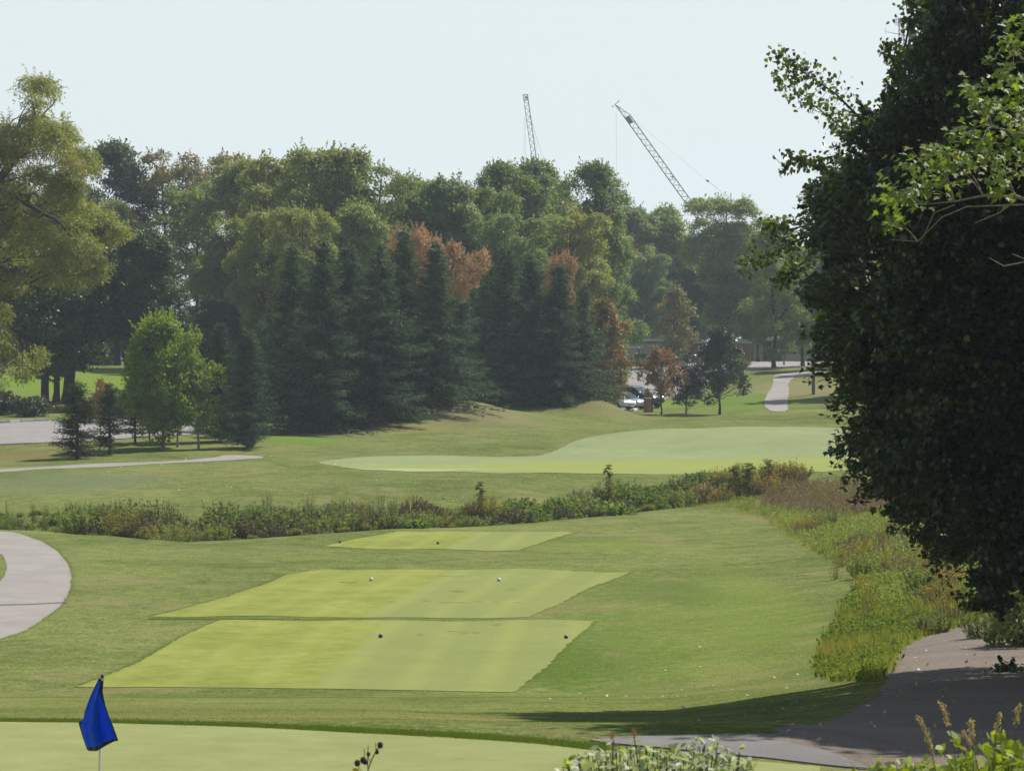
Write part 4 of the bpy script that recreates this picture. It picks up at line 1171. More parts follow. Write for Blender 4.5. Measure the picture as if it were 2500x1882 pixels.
# the band along the creek: px, top row tells the height; material changes along it
def creekY(px): return float(np.interp(px, CREEK[:, 0], CREEK[:, 1]))
n = 0
for row, (dy, sc0) in enumerate(((-3.2, .75), (-1.4, 1.0), (.6, 1.05), (2.6, 1.0), (4.4, .8))):
    px = -120 + row * 9
    while px < 1960:
        Y = creekY(px) + dy + rr.uniform(-.6, .6)
        front = row == 0
        if px < 170: c = rr.choice([('dense', W_green), ('tall', W_green), ('low', W_vine), ('grassy', W_ygreen)]); k = .6
        elif px < 620: c = rr.choice([('dense', W_brown), ('bush', W_green), ('bush', W_brown), ('tall', W_green), ('dense', W_green), ('bush', W_grey), ('gold', W_green)]); k = 1.0
        elif px < 980: c = rr.choice([('bush', W_green), ('dense', W_green), ('dense', W_brown), ('bush', W_grey), ('tall', W_grey)]); k = .95
        elif px < 1230: c = rr.choice([('dense', W_brown), ('dry', W_brown), ('bush', W_green), ('dense', W_green)]); k = .92
        elif px < 1560: c = rr.choice([('vine', W_vine), ('bush', W_vine), ('vine', W_green), ('dense', W_brown)]) if row > 1 else rr.choice([('dense', W_brown), ('low', W_vine), ('bush', W_brown)]); k = .95
        elif px < 1760: c = rr.choice([('bush', W_grey), ('vine', W_vine), ('dense', W_green)]); k = .95
        else: c = rr.choice([('dry', W_dead), ('dry', W_brown), ('dense', W_grey)]); k = 1.05
        if front: c = rr.choice([('low', W_vine), ('low', W_green), ('grassy', W_ygreen), c]); k *= .9
        nm = {'gold': 'goldenrod', 'dry': 'dried_weed', 'grassy': 'grass_clump', 'vine': 'vine_clump', 'low': 'low_weed'}.get(c[0], 'creek_bush')
        lab, grp = {'goldenrod': ("goldenrod clump with orange yellow plumes in the creek thicket", "goldenrods along the creek"),
               'dried_weed': ("dried brown weeds standing in the creek thicket", "dried weeds along the creek"),
               'grass_clump': ("yellow green grass clump at the mown edge of the creek thicket", "grass clumps at the creek edge"),
               'vine_clump': ("bright green vines sprawling over the creek thicket", "vine clumps along the creek"),
               'low_weed': ("low leafy weeds at the foot of the creek thicket", "low weeds along the creek"),
               'creek_bush': ("bushy weeds in the thicket along the creek", "bushy weeds along the creek")}[nm]
        s = k * sc0 * rr.uniform(.5, 1.35) * .82
        wh = "at the far left end of the creek" if px < 170 else "left of the far tee, near the goldenrods" if px < 620 else "behind the left half of the far tee" if px < 980 else "behind the right half of the far tee" if px < 1330 else "right of the far tee" if px < 1640 else "at its right end below the far green"
        cl = {W_brown: "dark brown", W_green: "green", W_grey: "grey green", W_vine: "bright green", W_ygreen: "yellow green", W_dead: "pinkish brown"}[c[1]]
        if nm != 'goldenrod': lab = f"{cl} {nm.replace('_', ' ').replace('creek ', 'weedy ')} in the creek thicket {wh}"; grp = f"{cl} {nm.replace('_', ' ')} plants {wh}"
        else: grp += " " + wh
        weed(c[0], X_of(px, Y), Y, c[1], lab, nm, rr.uniform(0, 6), s * 1.05, s * rr.uniform(.8, 1.15), group=grp, cat="bush" if nm == 'creek_bush' else "weed")
        px += rr.uniform(24, 46) * (1.0 if not front else 1.2)
        n += 1
print("creek plants", n)
def cw(kind, px, dy, m, label, name, s=1.0, sz=None, **k):
    Y = creekY(px) + dy; weed(kind, X_of(px, Y), Y, m, label, name, rr.uniform(0, 6), s, sz, **k)
cw('tall', 880, -2.0, W_yellow, "slender bright yellow plant standing up in the middle of the creek thicket", "yellow_weed", .55, .80)
cw('gold', 318, -2.5, W_green, "largest goldenrod, with deep orange yellow plumes, at the left of the creek", "goldenrod", 1.15, 1.25)
cw('gold', 280, -2.2, W_green, "goldenrod with orange yellow plumes, left of the larger one near the left of the creek", "goldenrod", 1.0, 1.1)
cw('arch', 400, -4.6, W_ygreen, "arching fern like weed with drooping yellow fronds in front of the creek thicket", "arching_weed", 1.0, 1.0)
cw('arch', 445, -4.4, W_gold if False else W_grey, "second arching weed with drooping fronds, right of the yellow one", "arching_weed", .8, .7)
cw('bush', 545, 1.5, W_green, "round leafy bush rising above the left part of the creek thicket", "leafy_bush", 1.15, 1.35, cat="bush")
cw('tall', 420, 1.0, W_green, "tall thin weeds with yellowing tips at the left of the round leafy bush", "tall_weed", 1.0, 1.0)
cw('tall', 290, 1.0, W_green, "tall leafy weed stems above the goldenrods", "tall_weed", .9, .95)
cw('tall', 760, 1.0, W_grey, "tall pale weed stems above the middle left of the thicket", "tall_weed", 1.0, 1.0)
cw('tall', 105, 0.0, W_green, "thin tall weed near the left end of the creek band", "tall_weed", .7, .75)
cw('bush', 1722, -1.5, L_gold, "yellow brown bush with upright tips at the right of the creek", "autumn_bush", .85, 1.25, cat="bush")
cw('bush', 1640, -2.0, W_ygreen, "pale yellow green bush left of the yellow brown one", "pale_bush", .75, .85, cat="bush")
cw('low', 1490, -4.0, W_vine, "low bright green vine patch in front of the brown thicket on the right", "vine_clump", 1.6, 1.4, group="vine clumps along the creek")
cw('low', 1020, -4.3, W_vine, "small bright green weed patch behind the far tee", "low_weed", .9, .9)
# the two saplings and the sumac: whorls of long leaflets
def whorl_tree(seed, H, R, tiers, per, leaf, lo=.35):
    rng = np.random.default_rng(seed); mb = MB()
    mb.tube([(0, 0, -.2), (.02, 0, H * .5), (0, 0, H)], [.03, .02, .008], 5)
    C = []; D = []; N = []; S = []
    for t in range(tiers):
        z = H * (lo + (1 - lo) * t / max(1, tiers - 1)); L = R * (1 - .65 * t / tiers)
        for b in range(per):
            a = rng.uniform(0, 6.283); L = R * (1 - .65 * t / tiers) * rng.uniform(.6, 1.15); z = H * (lo + (1 - lo) * (t + rng.uniform(-.45, .45)) / max(1, tiers - 1))
            o = np.array([math.cos(a), math.sin(a), 0]); sd_ = np.array([-o[1], o[0], 0])
            P = [np.array([0, 0, z]), np.array([0, 0, z]) + o * L * .5 + np.array([0, 0, rng.uniform(.2, .5) * L]), np.array([0, 0, z]) + o * L + np.array([0, 0, rng.uniform(-.35, .25) * L])]
            mb.tube(P, [.008, .006, .003], 3, cap=False)
            for s in np.linspace(.2, 1, 10):
                c = P[0] * (1 - s) ** 2 + P[1] * 2 * s * (1 - s) + P[2] * s * s
                for sg in (-1, 1):
                    d = nrm(sd_ * sg + o * .5 + np.array([0, 0, -.15]))
                    C.append(c + d * leaf * .45); D.append(d); N.append(np.array([0, 0, 1.]) + rng.normal(size=3) * .3); S.append(leaf)
    return mb.mesh("trunk"), leaves("crown", np.array(C), np.array(N), np.array(S), 'oval', rng, np.array(D))
SUM = whorl_tree(301, 2.0, .62, 14, 3, .13)
def sapling(px, dy, H, lab, m=W_vine, wide=1.0, name="sapling"):
    Y = creekY(px) + dy
    place_tree(name, SUM, px, Y, H, 2.0, px * .1, m, STEM, lab, wide=wide)
sapling(1485, 2, 2.3, "slender sapling with whorls of leaves standing above the creek thicket, right of the middle", W_ygreen, .7)
sapling(1172, 2, 2.0, "small sapling with pale leaflets poking out of the thicket behind the far tee", W_ygreen, .75)
sapling(1830, -1.0, 1.9, "tallest sumac with drooping leaflets at the right end of the thicket", W_vine, 1.3, "sumac")
sapling(1795, .5, 1.7, "sumac left of the tallest one, leaning over the yellow brown bush", W_vine, 1.3, "sumac")
sapling(1875, 1.5, 1.6, "light green sumac right of the tallest one", W_ygreen, 1.2, "sumac")

# meadow on the right between the mown grass and the track
def tuft_field(name, seed, poly, n, H, blades, m, tpl='blade', w=1.0, lean=.35, xy=None, hvar=.5, label=None, leafy=0, clump=.0):
    """n tufts of blades inside a ground outline; kind stuff"""
    rng = np.random.default_rng(seed)
    if xy is None:
        A = np.array([hit(*p) if len(p) == 2 else p[:2] for p in poly])
        lo = A.min(0); hi = A.max(0); P = np.zeros((0, 2))
        while len(P) < n:
            q = lo + rng.random((n * 2, 2)) * (hi - lo)
            P = np.concatenate([P, q[in_poly(q, [tuple(a) for a in A])]])
        P = P[:n]
    else: P = xy; n = len(P)
    if clump:
        k = .5 + .5 * np.sin(P[:, 0] * clump + 1.3 * np.sin(P[:, 1] * clump * .45)) * np.sin(P[:, 1] * clump * .5 + P[:, 0] * .7)
    else: k = np.ones(n)
    hh = H * (1 - hvar * rng.random(n)) * (.55 + .45 * k)
    z = hgt(P[:, 0], P[:, 1])
    C = np.repeat(np.stack([P[:, 0], P[:, 1], z - .01], 1), blades, 0)
    m_ = len(C)
    C[:, :2] += rng.normal(size=(m_, 2)) * .05 * (1 + H)
    D = np.stack([rng.normal(size=m_) * lean, rng.normal(size=m_) * lean, np.ones(m_)], 1)
    N = np.stack([rng.normal(size=m_), rng.normal(size=m_), .2 * np.ones(m_)], 1)
    S = np.repeat(hh, blades) * (.6 + .5 * rng.random(m_))
    t = TPL['blade'] * np.array([w, 1.0])
    TPL['_b'] = t
    if leafy:
        u = rng.random((m_, leafy, 1))
        Dn = nrm(D)
        C2 = (C[:, None, :] + Dn[:, None, :] * u * S[:, None, None]).reshape(-1, 3)
        D2 = nrm(np.repeat(Dn, leafy, 0) * .4 + rng.normal(size=(m_ * leafy, 3)) * .7)
        me = leaves(name, C2, rng.normal(size=C2.shape) + np.array([0, 0, .8]), .075 * (.6 + .9 * rng.random(len(C2))), 'rhomb', rng, D2)
    else:
        me = leaves(name, C, N, S, '_b', rng, D, bend=.0)
    o = link(name, me, m, kind="stuff")
    if label: o["label"] = label
    return o
MEAD = [(1690, 1238), (1760, 1245), (1870, 1270), (1960, 1330), (2010, 1360), (2080, 1390), (2080, 1440), (2070, 1500), (2020, 1560), (1990, 1630), (2050, 1665), (2130, 1672), (2175, 1640), (2185, 1600), (2210, 1572), (2250, 1558), (2330, 1535), (2430, 1504), (2700, 1470), (2700, 1260), (2300, 1205), (1950, 1180), (1760, 1215)]
BACKM = [(1760, 1232), (1870, 1262), (2000, 1345), (2090, 1395), (2600, 1420), (2600, 1215), (2000, 1180), (1850, 1190)]
MIDM = [(1960, 1330), (2090, 1395), (2075, 1500), (2300, 1520), (2600, 1490), (2600, 1330), (2300, 1300), (2000, 1290)]
FRNM = [(2075, 1460), (2020, 1560), (1990, 1630), (2050, 1665), (2130, 1672), (2175, 1640), (2185, 1600), (2210, 1572), (2250, 1558), (2330, 1535), (2430, 1504), (2700, 1470), (2600, 1440), (2300, 1480)]
tuft_field("meadow_grass", 401, MEAD, 11000, .40, 9, W_ygreen, w=.22, lean=.4, clump=.5)
tuft_field("meadow_weeds", 402, BACKM, 3400, .58, 2, W_green, lean=.3, leafy=12, clump=.6)
tuft_field("meadow_brown_weeds", 403, [(2090, 1310), (2200, 1300), (2420, 1330), (2420, 1440), (2260, 1420), (2120, 1400), (2030, 1350)], 800, .62, 3, W_dead, lean=.25, leafy=10, clump=.8)
tuft_field("meadow_brown_weeds", 404, [(1860, 1240), (1880, 1190), (2200, 1178), (2300, 1230), (2100, 1262)], 1300, .85, 3, W_dead, lean=.22, leafy=10)
tuft_field("meadow_mixed_weeds", 405, MIDM, 2900, .50, 3, W_green, lean=.3, leafy=10, clump=.7)
tuft_field("yellow_grass", 406, FRNM, 3600, .48, 10, W_ygreen, w=.18, lean=.4, clump=.6)
tuft_field("green_verge_weeds", 407, FRNM, 2000, .42, 3, W_vine, lean=.4, leafy=10, clump=.9)
rr = random.Random(21)
for i in range(20):
    px, py = rr.choice([(2080, 1370), (2130, 1390), (2160, 1340), (2030, 1230), (2075, 1425), (2085, 1490), (2110, 1450), (2200, 1385), (1985, 1235), (2320, 1420), (2250, 1500), (1930, 1195)])
    x, y = hit(px + rr.uniform(-40, 40), py + rr.uniform(-22, 22))
    weed('gold', x, y, W_green, "yellow plumed goldenrod in the rough meadow", "goldenrod", rr.uniform(0, 6), rr.uniform(.3, .55), rr.uniform(.5, .75), group="goldenrods in the meadow")
for i in range(40):
    px = rr.uniform(1960, 2420); py = rr.uniform(1250, 1560)
    if px < np.interp(py, [1250, 1330, 1390, 1560], [1880, 1990, 2100, 2060]): continue
    x, y = hit(px, py)
    k, m_, nm, lb, g = rr.choice([('dense', W_grey, 'meadow_bush', "grey green weed clump in the rough meadow", "weed clumps in the meadow"), ('bush', W_green, 'meadow_bush', "grey green weed clump in the rough meadow", "weed clumps in the meadow"), ('dry', W_dead, 'dried_weed', "brown dried weed clump in the rough meadow", "dried weeds in the meadow")])
    weed(k, x, y, m_, lb + (", upper part near the creek" if py < 1340 else ", middle part" if py < 1440 else ", lower part near the track"), nm, rr.uniform(0, 6), rr.uniform(.45, .8), rr.uniform(.4, .7), group=g + (" upper" if py < 1340 else " middle" if py < 1440 else " lower"))

# mown rough: real blades where they are near enough to show
def near_turf():
    rng = np.random.default_rng(77)
    def ring(n, y0, y1): 
        Y = y0 + (y1 - y0) * rng.random(n) ** .8
        return np.stack([X_of(rng.uniform(-60, 2560, n), Y), Y], 1)
    P = ring(90000, 39.5, 84)
    def px_out(P, poly): 
        return ~in_poly(P, poly)
    gr = [tuple(hit(*p)) for p in [(0, 1764), (250, 1767), (600, 1777), (850, 1790), (1150, 1806), (1300, 1817), (1440, 1833), (1600, 1850)]]
    gx = np.array([g[0] for g in gr]); gy = np.array([g[1] for g in gr])
    edge = np.interp(P[:, 0], gx, gy)
    P = P[P[:, 1] > edge + .03]
    trk = [hit(*p) for p in [(2430, 1508), (2300, 1545), (2200, 1585), (2175, 1650), (2150, 1700), (2080, 1738), (2000, 1764), (1900, 1788), (1820, 1798), (1530, 1801), (1440, 1809), (1600, 1826), (1800, 1846), (2000, 1868)]] + [(30, 38), (30, 95)]
    P = P[~in_poly(P, [tuple(t) for t in trk])]
    t1 = [tuple(hit(*p)) for p in [(185, 1678), (330, 1622), (440, 1556), (1400, 1560), (1335, 1628), (1250, 1691), (1100, 1688), (800, 1682), (400, 1678)]]
    P = P[~in_poly(P, t1)]
    lp = [tuple(hit(*p)) for p in [(0, 1557), (50, 1545), (110, 1510), (160, 1465), (-100, 1465), (-100, 1600)]]
    P = P[~in_poly(P, lp)]
    tuft_field("mown_rough_blades", 78, None, 0, 0.034, 3, B_rough, w=1.1, lean=1.1, xy=P, hvar=.4)
    # thick uncut collar round the green
    n = 9000
    px = rng.uniform(-40, 1480, n)
    pts = np.array([hit(p, float(np.interp(p, [0, 250, 600, 850, 1150, 1300, 1440], [1764, 1767, 1777, 1790, 1806, 1817, 1831]))) for p in np.linspace(-40, 1480, 120)])
    X = X_of(px, np.interp(px, np.linspace(-40, 1480, 120), pts[:, 1]))
    Y = np.interp(px, np.linspace(-40, 1480, 120), pts[:, 1]) + rng.uniform(.0, .55, n) ** 1.0
    tuft_field("green_collar_grass", 79, None, 0, .085, 5, B_collar, w=.5, lean=.5, xy=np.stack([X, Y], 1), hvar=.5)
B_rough = foliage("rough_blades", (.075, .105, .020), (.235, .255, .085), (.28, .25, .13), .09, .5, trans=.35, rough=.6, spec=.2)
B_collar = foliage("collar_blades", (.055, .095, .014), (.13, .18, .030), None, trans=.35)
near_turf()
for (nm_, pa, pb_, seed) in (("middle_tee_fringe", [(363, 1510), (800, 1511), (1290, 1511)], .7, 82),):
    rng = np.random.default_rng(seed)
    q = np.array([hit(np.interp(t, np.linspace(0, 1, len(pa)), [p[0] for p in pa]), np.interp(t, np.linspace(0, 1, len(pa)), [p[1] for p in pa])) for t in np.linspace(0, 1, 40)])
    t = rng.random(5000) * 39; i = t.astype(int); f = (t - i)[:, None]
    P = q[i] * (1 - f) + q[np.minimum(i + 1, 39)] * f
    P[:, 1] -= rng.random(5000) * pb_ - .05
    tuft_field(nm_, seed, None, 0, .055, 4, B_rough, w=.6, lean=.6, xy=P, hvar=.5)
# coarser tufts that give the mown rough beyond its grain
def far_turf():
    rng = np.random.default_rng(91)
    n = 52000
    Y = 84 + (192 - 84) * rng.random(n) ** 1.15
    P = np.stack([X_of(rng.uniform(-40, 2100, n), Y), Y], 1)
    bad = np.zeros(n, bool)
    for poly in ([(175, 1690), (330, 1622), (440, 1556), (540, 1512), (1460, 1512), (1400, 1560), (1335, 1628), (1250, 1700)], [(350, 1510), (560, 1455), (700, 1403), (790, 1387), (1200, 1387), (1550, 1394), (1420, 1444), (1340, 1485), (1290, 1512)],
                 [(775, 1336), (900, 1308), (970, 1295), (1415, 1298), (1340, 1320), (1265, 1346)], loop_out + [(-260, 1500), (-260, 1335)], [(1690, 1238), (1760, 1245), (1870, 1270), (1960, 1330), (2010, 1360), (2080, 1390), (2080, 1440), (2070, 1500), (2020, 1560), (1990, 1630), (2400, 1700), (2700, 1260), (1760, 1200)]):
        bad |= in_poly(P, [tuple(hit(*p)) if len(p) == 2 else p for p in poly])
    px = 1250 + F * P[:, 0] / P[:, 1]
    cyk = np.interp(px, CREEK[:, 0], CREEK[:, 1])
    bad |= np.abs(P[:, 1] - cyk) < 5
    P = P[~bad]
    tuft_field("rough_grass_tufts", 92, None, 0, .062, 3, B_rough, w=.9, lean=1.1, xy=P, hvar=.6, clump=.35)
far_turf()
def ragged_edge(name, outline, seed, n=5200):
    L_ = chaikin([Vector(hit(*p)) for p in outline], 1 if 'path' in name else 0); rng = np.random.default_rng(seed)
    A = np.array([(p.x, p.y) for p in L_]); B = np.roll(A, -1, 0); d = np.linalg.norm(B - A, axis=1)
    i = rng.choice(len(A), n, p=d / d.sum()); t = rng.random((n, 1))
    tuft_field(name, seed, None, 0, .05, 4, B_rough, w=.7, lean=.9, xy=A[i] * (1 - t) + B[i] * t + rng.normal(size=(n, 2)) * .07, hvar=.5)
ragged_edge("tee_edge_grass", [(185, 1678), (330, 1622), (440, 1556), (540, 1514), (900, 1514), (1450, 1517), (1400, 1560), (1335, 1628), (1250, 1691), (1100, 1688), (800, 1682), (400, 1678)], 95, 8000)
ragged_edge("tee_edge_grass", [(363, 1506), (560, 1455), (700, 1403), (790, 1390), (1200, 1390), (1540, 1397), (1420, 1444), (1340, 1485), (1290, 1507), (800, 1508)], 96, 8000)
ragged_edge("tee_edge_grass", [(785, 1334), (900, 1310), (970, 1297), (1405, 1300), (1340, 1318), (1265, 1344), (1000, 1341)], 97, 7000)
ragged_edge("path_edge_grass", [(0, 1297), (60, 1304), (110, 1325), (150, 1355), (172, 1390), (174, 1420), (160, 1465), (110, 1510), (50, 1545), (0, 1557), (50, 1545), (110, 1510), (160, 1465), (174, 1420), (172, 1390), (150, 1355), (110, 1325), (60, 1304)], 98, 7000)
# fallen leaves and white clover heads on the rough
def litter(name, poly, n, size, m, seed):
    rng = np.random.default_rng(seed)
    A = np.array([hit(*p) for p in poly]); lo = A.min(0); hi = A.max(0); P = np.zeros((0, 2))
    while len(P) < n:
        q = lo + rng.random((n * 3, 2)) * (hi - lo); P = np.concatenate([P, q[in_poly(q, [tuple(a) for a in A])]])
    P = P[:n]; C = np.stack([P[:, 0], P[:, 1], hgt(P[:, 0], P[:, 1]) + .03], 1)
    o = link(name, leaves(name, C, rng.normal(size=C.shape) * .5 + np.array([0, 0, 1.]), size * (.6 + .8 * rng.random(n)), 'oval', rng), m, kind="stuff")
LIT = foliage("fallen_leaves", (.30, .26, .14), (.52, .48, .36), (.30, .13, .05), .1, 3, trans=.2)
litter("fallen_leaves", [(1300, 1700), (1500, 1560), (1980, 1560), (2050, 1680), (1900, 1770), (1500, 1780)], 130, .07, LIT, 5)
litter("fallen_leaves", [(1900, 1790), (2200, 1560), (2400, 1520), (2450, 1800), (2100, 1860)], 90, .07, LIT, 6)
litter("fallen_leaves", [(250, 1140), (650, 1100), (1200, 1225), (1500, 1225), (1200, 1240), (300, 1250)], 120, .12, LIT, 7)

# ------------------------------------------------------------------ the far buildings
M_beige = mat("beige_render", (.36, .33, .29), .9)
M_fascia = mat("pale_fascia", (.42, .40, .36), .8)
M_soffit = mat("dark_soffit", (.07, .07, .07), .8)
M_brick = mat("brown_brick", (.20, .12, .085), .9)
M_door = mat("dark_navy_door", (.02, .028, .045), .5)
M_glass = mat("window_glass", (.02, .03, .035), .1, spec=.6)
M_gglass = mat("green_glass", (.06, .13, .11), .2, spec=.6)
def roofmat():
    m = mat("grey_shingles", (.22, .22, .23), .95)
    nt = m.node_tree; N, L, b = nodes(m)
    L.new(ramp(nt, noise(nt, 3, 4, objco(nt)), [(.3, (.16, .16, .17)), (.7, (.27, .27, .28))]), b.inputs["Base Color"])
    return m
M_shing = roofmat()
def block(parent, name, x0, x1, y0, y1, z0, z1, m, bev=0.0):
    mb = MB(); mb.box((x0 + x1) / 2, (y0 + y1) / 2, (z0 + z1) / 2, x1 - x0, y1 - y0, z1 - z0, bev=bev)
    return mb.build(name, m, parent)
# long beige building behind the car park
Yb = 398; xb = X_of(1560, Yb); gz = H1(xb, Yb)
bb = empty("beige_building", (xb, Yb, gz), 0, "low windowless beige building with a pale flat roof edge behind the car park", "building")
zt = (HZ - 834) * Yb / F + CZ - gz
block(bb, "wall", -9, 6.2, 0, 9, -.4, zt, M_beige)
block(bb, "fascia", -9.3, 6.5, -.35, 9.3, zt + .002, zt + .30, M_fascia)
block(bb, "soffit_board", -9.2, 6.4, -.25, 0, zt - .14, zt, M_soffit)
block(bb, "roof", -9.1, 6.3, -.1, 9.1, zt + .302, zt + .42, M_shing)
block(bb, "plinth", -9.02, 6.22, -.03, 0, -.4, .25, M_fascia)
# brown brick corner with a white pillar
Yk = 394; xk = X_of(1718, Yk); gk = H1(xk, Yk)
bk = empty("brick_building", (xk, Yk, gk), 0, "brown brick building corner seen under the trees behind the white sign", "building")
zk = (HZ - 838) * Yk / F + CZ - gk
block(bk, "wall", -1.6, 5.4, 0, 6, -.4, zk, M_brick)  # right part lengthened to close a strip of bright sky between the buildings
block(bk, "roof", -2.4, 5.6, -.7, 6.4, zk + .002, zk + .25, M_fascia)
block(bk, "pillar", -2.25, -1.85, -.55, -.2, -.4, zk, M_fascia, .03)
block(bk, "window", 1.6, 2.8, -.03, .02, .9, 2.0, M_glass)
# clubhouse entrance
Yc_ = 402; xc = X_of(1880, Yc_); gc = H1(xc, Yc_)
ch = empty("clubhouse", (xc, Yc_, gc), 0, "clubhouse entrance with tall dark double doors under a pale canopy, right background", "building")
kx = Yc_ / F
def cx_(px): return (px - 1880) * kx
zc = (HZ - 832) * kx + CZ - gc
block(ch, "wall", cx_(1815), cx_(1862), 0, 8, -.3, zc, M_beige)
block(ch, "wall", cx_(1884), cx_(1893), 0, 8, -.3, zc, M_beige)
block(ch, "wall", cx_(1908), cx_(2050), 0, 8, -.3, zc, M_beige)
block(ch, "wall", cx_(1862), cx_(1908), .6, 8, -.3, zc - .01, M_soffit)
block(ch, "canopy", cx_(1830), cx_(1915), -2.2, -.02, zc + .003, zc + .38, M_fascia, .03)
block(ch, "roof", cx_(1812), cx_(2055), -.015, 8.3, zc + .002, zc + .30, M_fascia)
block(ch, "upper_wall", cx_(1840), cx_(2040), 2.5, 7.5, zc + .302, zc + 1.0, M_beige)
for a, b_ in ((1862.5, 1872.8), (1873.2, 1883.5)):
    d = block(ch, "door", cx_(a), cx_(b_), .3, .38, 0, zc - .3, M_door)
    hb = MB(); hb.tube([((cx_(1872 if a < 1870 else 1874)), .26, .95), ((cx_(1872 if a < 1870 else 1874)), .26, 1.25)], .02, 6); hb.build("handle", M_fascia, d)
block(ch, "side_window", cx_(1893.3), cx_(1900), .3, .36, .35, zc - .3, M_gglass)
block(ch, "side_window", cx_(1900.8), cx_(1907.7), .3, .36, .35, zc - .3, M_gglass)
for p in (1833, 1912):
    block(ch, "column", cx_(p) - .13, cx_(p) + .13, -2.1, -1.84, -.2, zc, M_brick, .03)
for p in (1925, 1948, 1972):
    w_ = block(ch, "window", cx_(p), cx_(p) + .95, -.04, .01, .9, 2.0, M_glass)
    block(w_, "frame", cx_(p) - .06, cx_(p) + 1.01, -.03, -.001, .82, .9, M_fascia)
wl3 = MB(); wl3.box(cx_(1852), -.12, 1.45, .16, .2, .34, bev=.03); wl3.build("wall_lamp", M_soffit, ch)
block(ch, "step", cx_(1850), cx_(1898), -1.2, -.03, -.3, .12, M_fascia)
# grey roofed house above the trees of the car park
Yh = 424; xh = X_of(1592, Yh); gh = H1(xh, Yh)
hs = empty("house", (xh, Yh, gh), 0, "house whose steep grey roof shows between the trees above the car park", "house")
zr = (HZ - 722) * Yh / F + CZ - gh; ze = (HZ - 770) * Yh / F + CZ - gh
block(hs, "wall", -3.6, 4.2, 0, 8, -.4, ze, M_beige)
mb = MB()
v = [(-4, -.4, ze + .003), (4.6, -.4, ze + .003), (4.6, 8.4, ze + .003), (-4, 8.4, ze + .003), (-1.0, 3.6, zr), (1.8, 3.6, zr), (-1.0, 4.4, zr), (1.8, 4.4, zr)]
mb.add(v, [(0, 1, 5, 4), (2, 3, 6, 7), (3, 0, 4, 6), (1, 2, 7, 5), (4, 5, 7, 6), (3, 2, 1, 0)]); mb.build("roof", M_shing, hs)
block(hs, "window", -1.6, -.4, -.04, .01, ze - 1.8, ze - .5, M_glass); block(hs, "window", 1.2, 2.4, -.04, .01, ze - 1.8, ze - .5, M_glass)

# ------------------------------------------------------------------ kerbs and low wall
M_kerb = paving("pale_kerb", (.42, .41, .39), (.58, .57, .55), 12)
def kerb(name, pts, n, w=.22, h=.15, gap=.03, lab=None, pix=True):
    P = [Vector((*hit(*p), 0)) if len(p) == 2 else Vector(p) for p in pts]
    L = [0]
    for a, b in zip(P, P[1:]): L.append(L[-1] + (b - a).length)
    root = empty(name, (P[0].x, P[0].y, H1(P[0].x, P[0].y))); root["kind"] = "structure"
    def pt(s):
        return Vector((np.interp(s, L, [p.x for p in P]), np.interp(s, L, [p.y for p in P]), 0))
    for i in range(n):
        a = pt(L[-1] * i / n); b = pt(L[-1] * (i + 1) / n); d = (b - a).normalized(); a = a + d * gap; b = b - d * gap
        nrm_ = Vector((-d.y, d.x, 0)) * w / 2
        v = []
        for q in (a, b):
            for sg in (-1, 1):
                for top in (0, 1):
                    p = q + nrm_ * sg * (.85 if top else 1); v.append((p.x - P[0].x, p.y - P[0].y, H1(q.x, q.y) - root.location.z + (h if top else -.12)))
        m = MB(); m.add(v, [(0, 1, 3, 2), (4, 6, 7, 5), (0, 4, 5, 1), (2, 3, 7, 6), (1, 5, 7, 3), (0, 2, 6, 4)])
        m.build("kerb_stone", M_kerb, root)
    return root
kerb("kerb", [(X_of(1545, 283), 282.9, 0), (1600, 985), (1640, 968), (1680, 951), (1720, 938)], 14)
kerb("parking_blocks", [(-60, 1036), (0, 1035), (55, 1031), (118, 1029)], 5, .3, .2, .12)
kerb("kerb_near_lot", [(-60, 1089), (0, 1087), (60, 1084.5), (100, 1083.5)], 6, .2, .10, .02)
rw = empty("low_wall", (X_of(1560, 376), 376, H1(X_of(1560, 376), 376)), 0, "low dark wall with a pale cap along the back of the car park", "wall")
block(rw, "wall_face", -6, 5.2, -.15, .15, -.3, .34, M_soffit); block(rw, "cap", -6.05, 5.25, -.2, .2, .342, .45, M_kerb)

# ------------------------------------------------------------------ vehicles
M_silver = mat("silver_paint", (.42, .44, .47), .22, .6, Coat_Weight=.6)
M_white = mat("white_paint", (.72, .73, .75), .25, .1, Coat_Weight=.6)
M_black = mat("black_paint", (.012, .013, .016), .2, .2, Coat_Weight=.8)
M_bluec = mat("blue_paint", (.02, .06, .20), .22, .3, Coat_Weight=.8)
M_greyc = mat("dark_grey_paint", (.06, .07, .085), .25, .4, Coat_Weight=.7)
M_cglass = mat("car_glass", (.015, .02, .025), .05, spec=.8)
M_tyre = mat("tyre_rubber", (.018, .018, .018), .9)
M_rim = mat("alloy_rim", (.5, .5, .52), .3, .9)
M_lamp = mat("lamp_lens", (.75, .77, .8), .15, spec=.8)
M_tail = mat("tail_lens", (.30, .01, .01), .2)
M_trim = mat("black_trim", (.015, .015, .015), .6)
def loft(mb, secs):
    """secs: (x, half width, z low, z high)"""
    v = []; K = 12
    for (x, w, a, b) in secs:
        h = b - a
        half = [(.0, a), (.82, a), (1.0, a + .30 * h), (.985, a + .68 * h), (.90, a + .93 * h), (.55, b)]
        ring = [(w * u, z) for u, z in half] + [(0, b + .012)] + [(-w * u, z) for u, z in half[:0:-1]]
        v += [(x, y, z) for y, z in ring]
    K = len(ring)
    f = []
    for i in range(len(secs) - 1):
        for k in range(K):
            k2 = (k + 1) % K
            f.append((i * K + k, (i + 1) * K + k, (i + 1) * K + k2, i * K + k2))
    f.append(tuple(range(K))); f.append(tuple((len(secs) - 1) * K + k for k in range(K - 1, -1, -1)))
    mb.add(v, f)
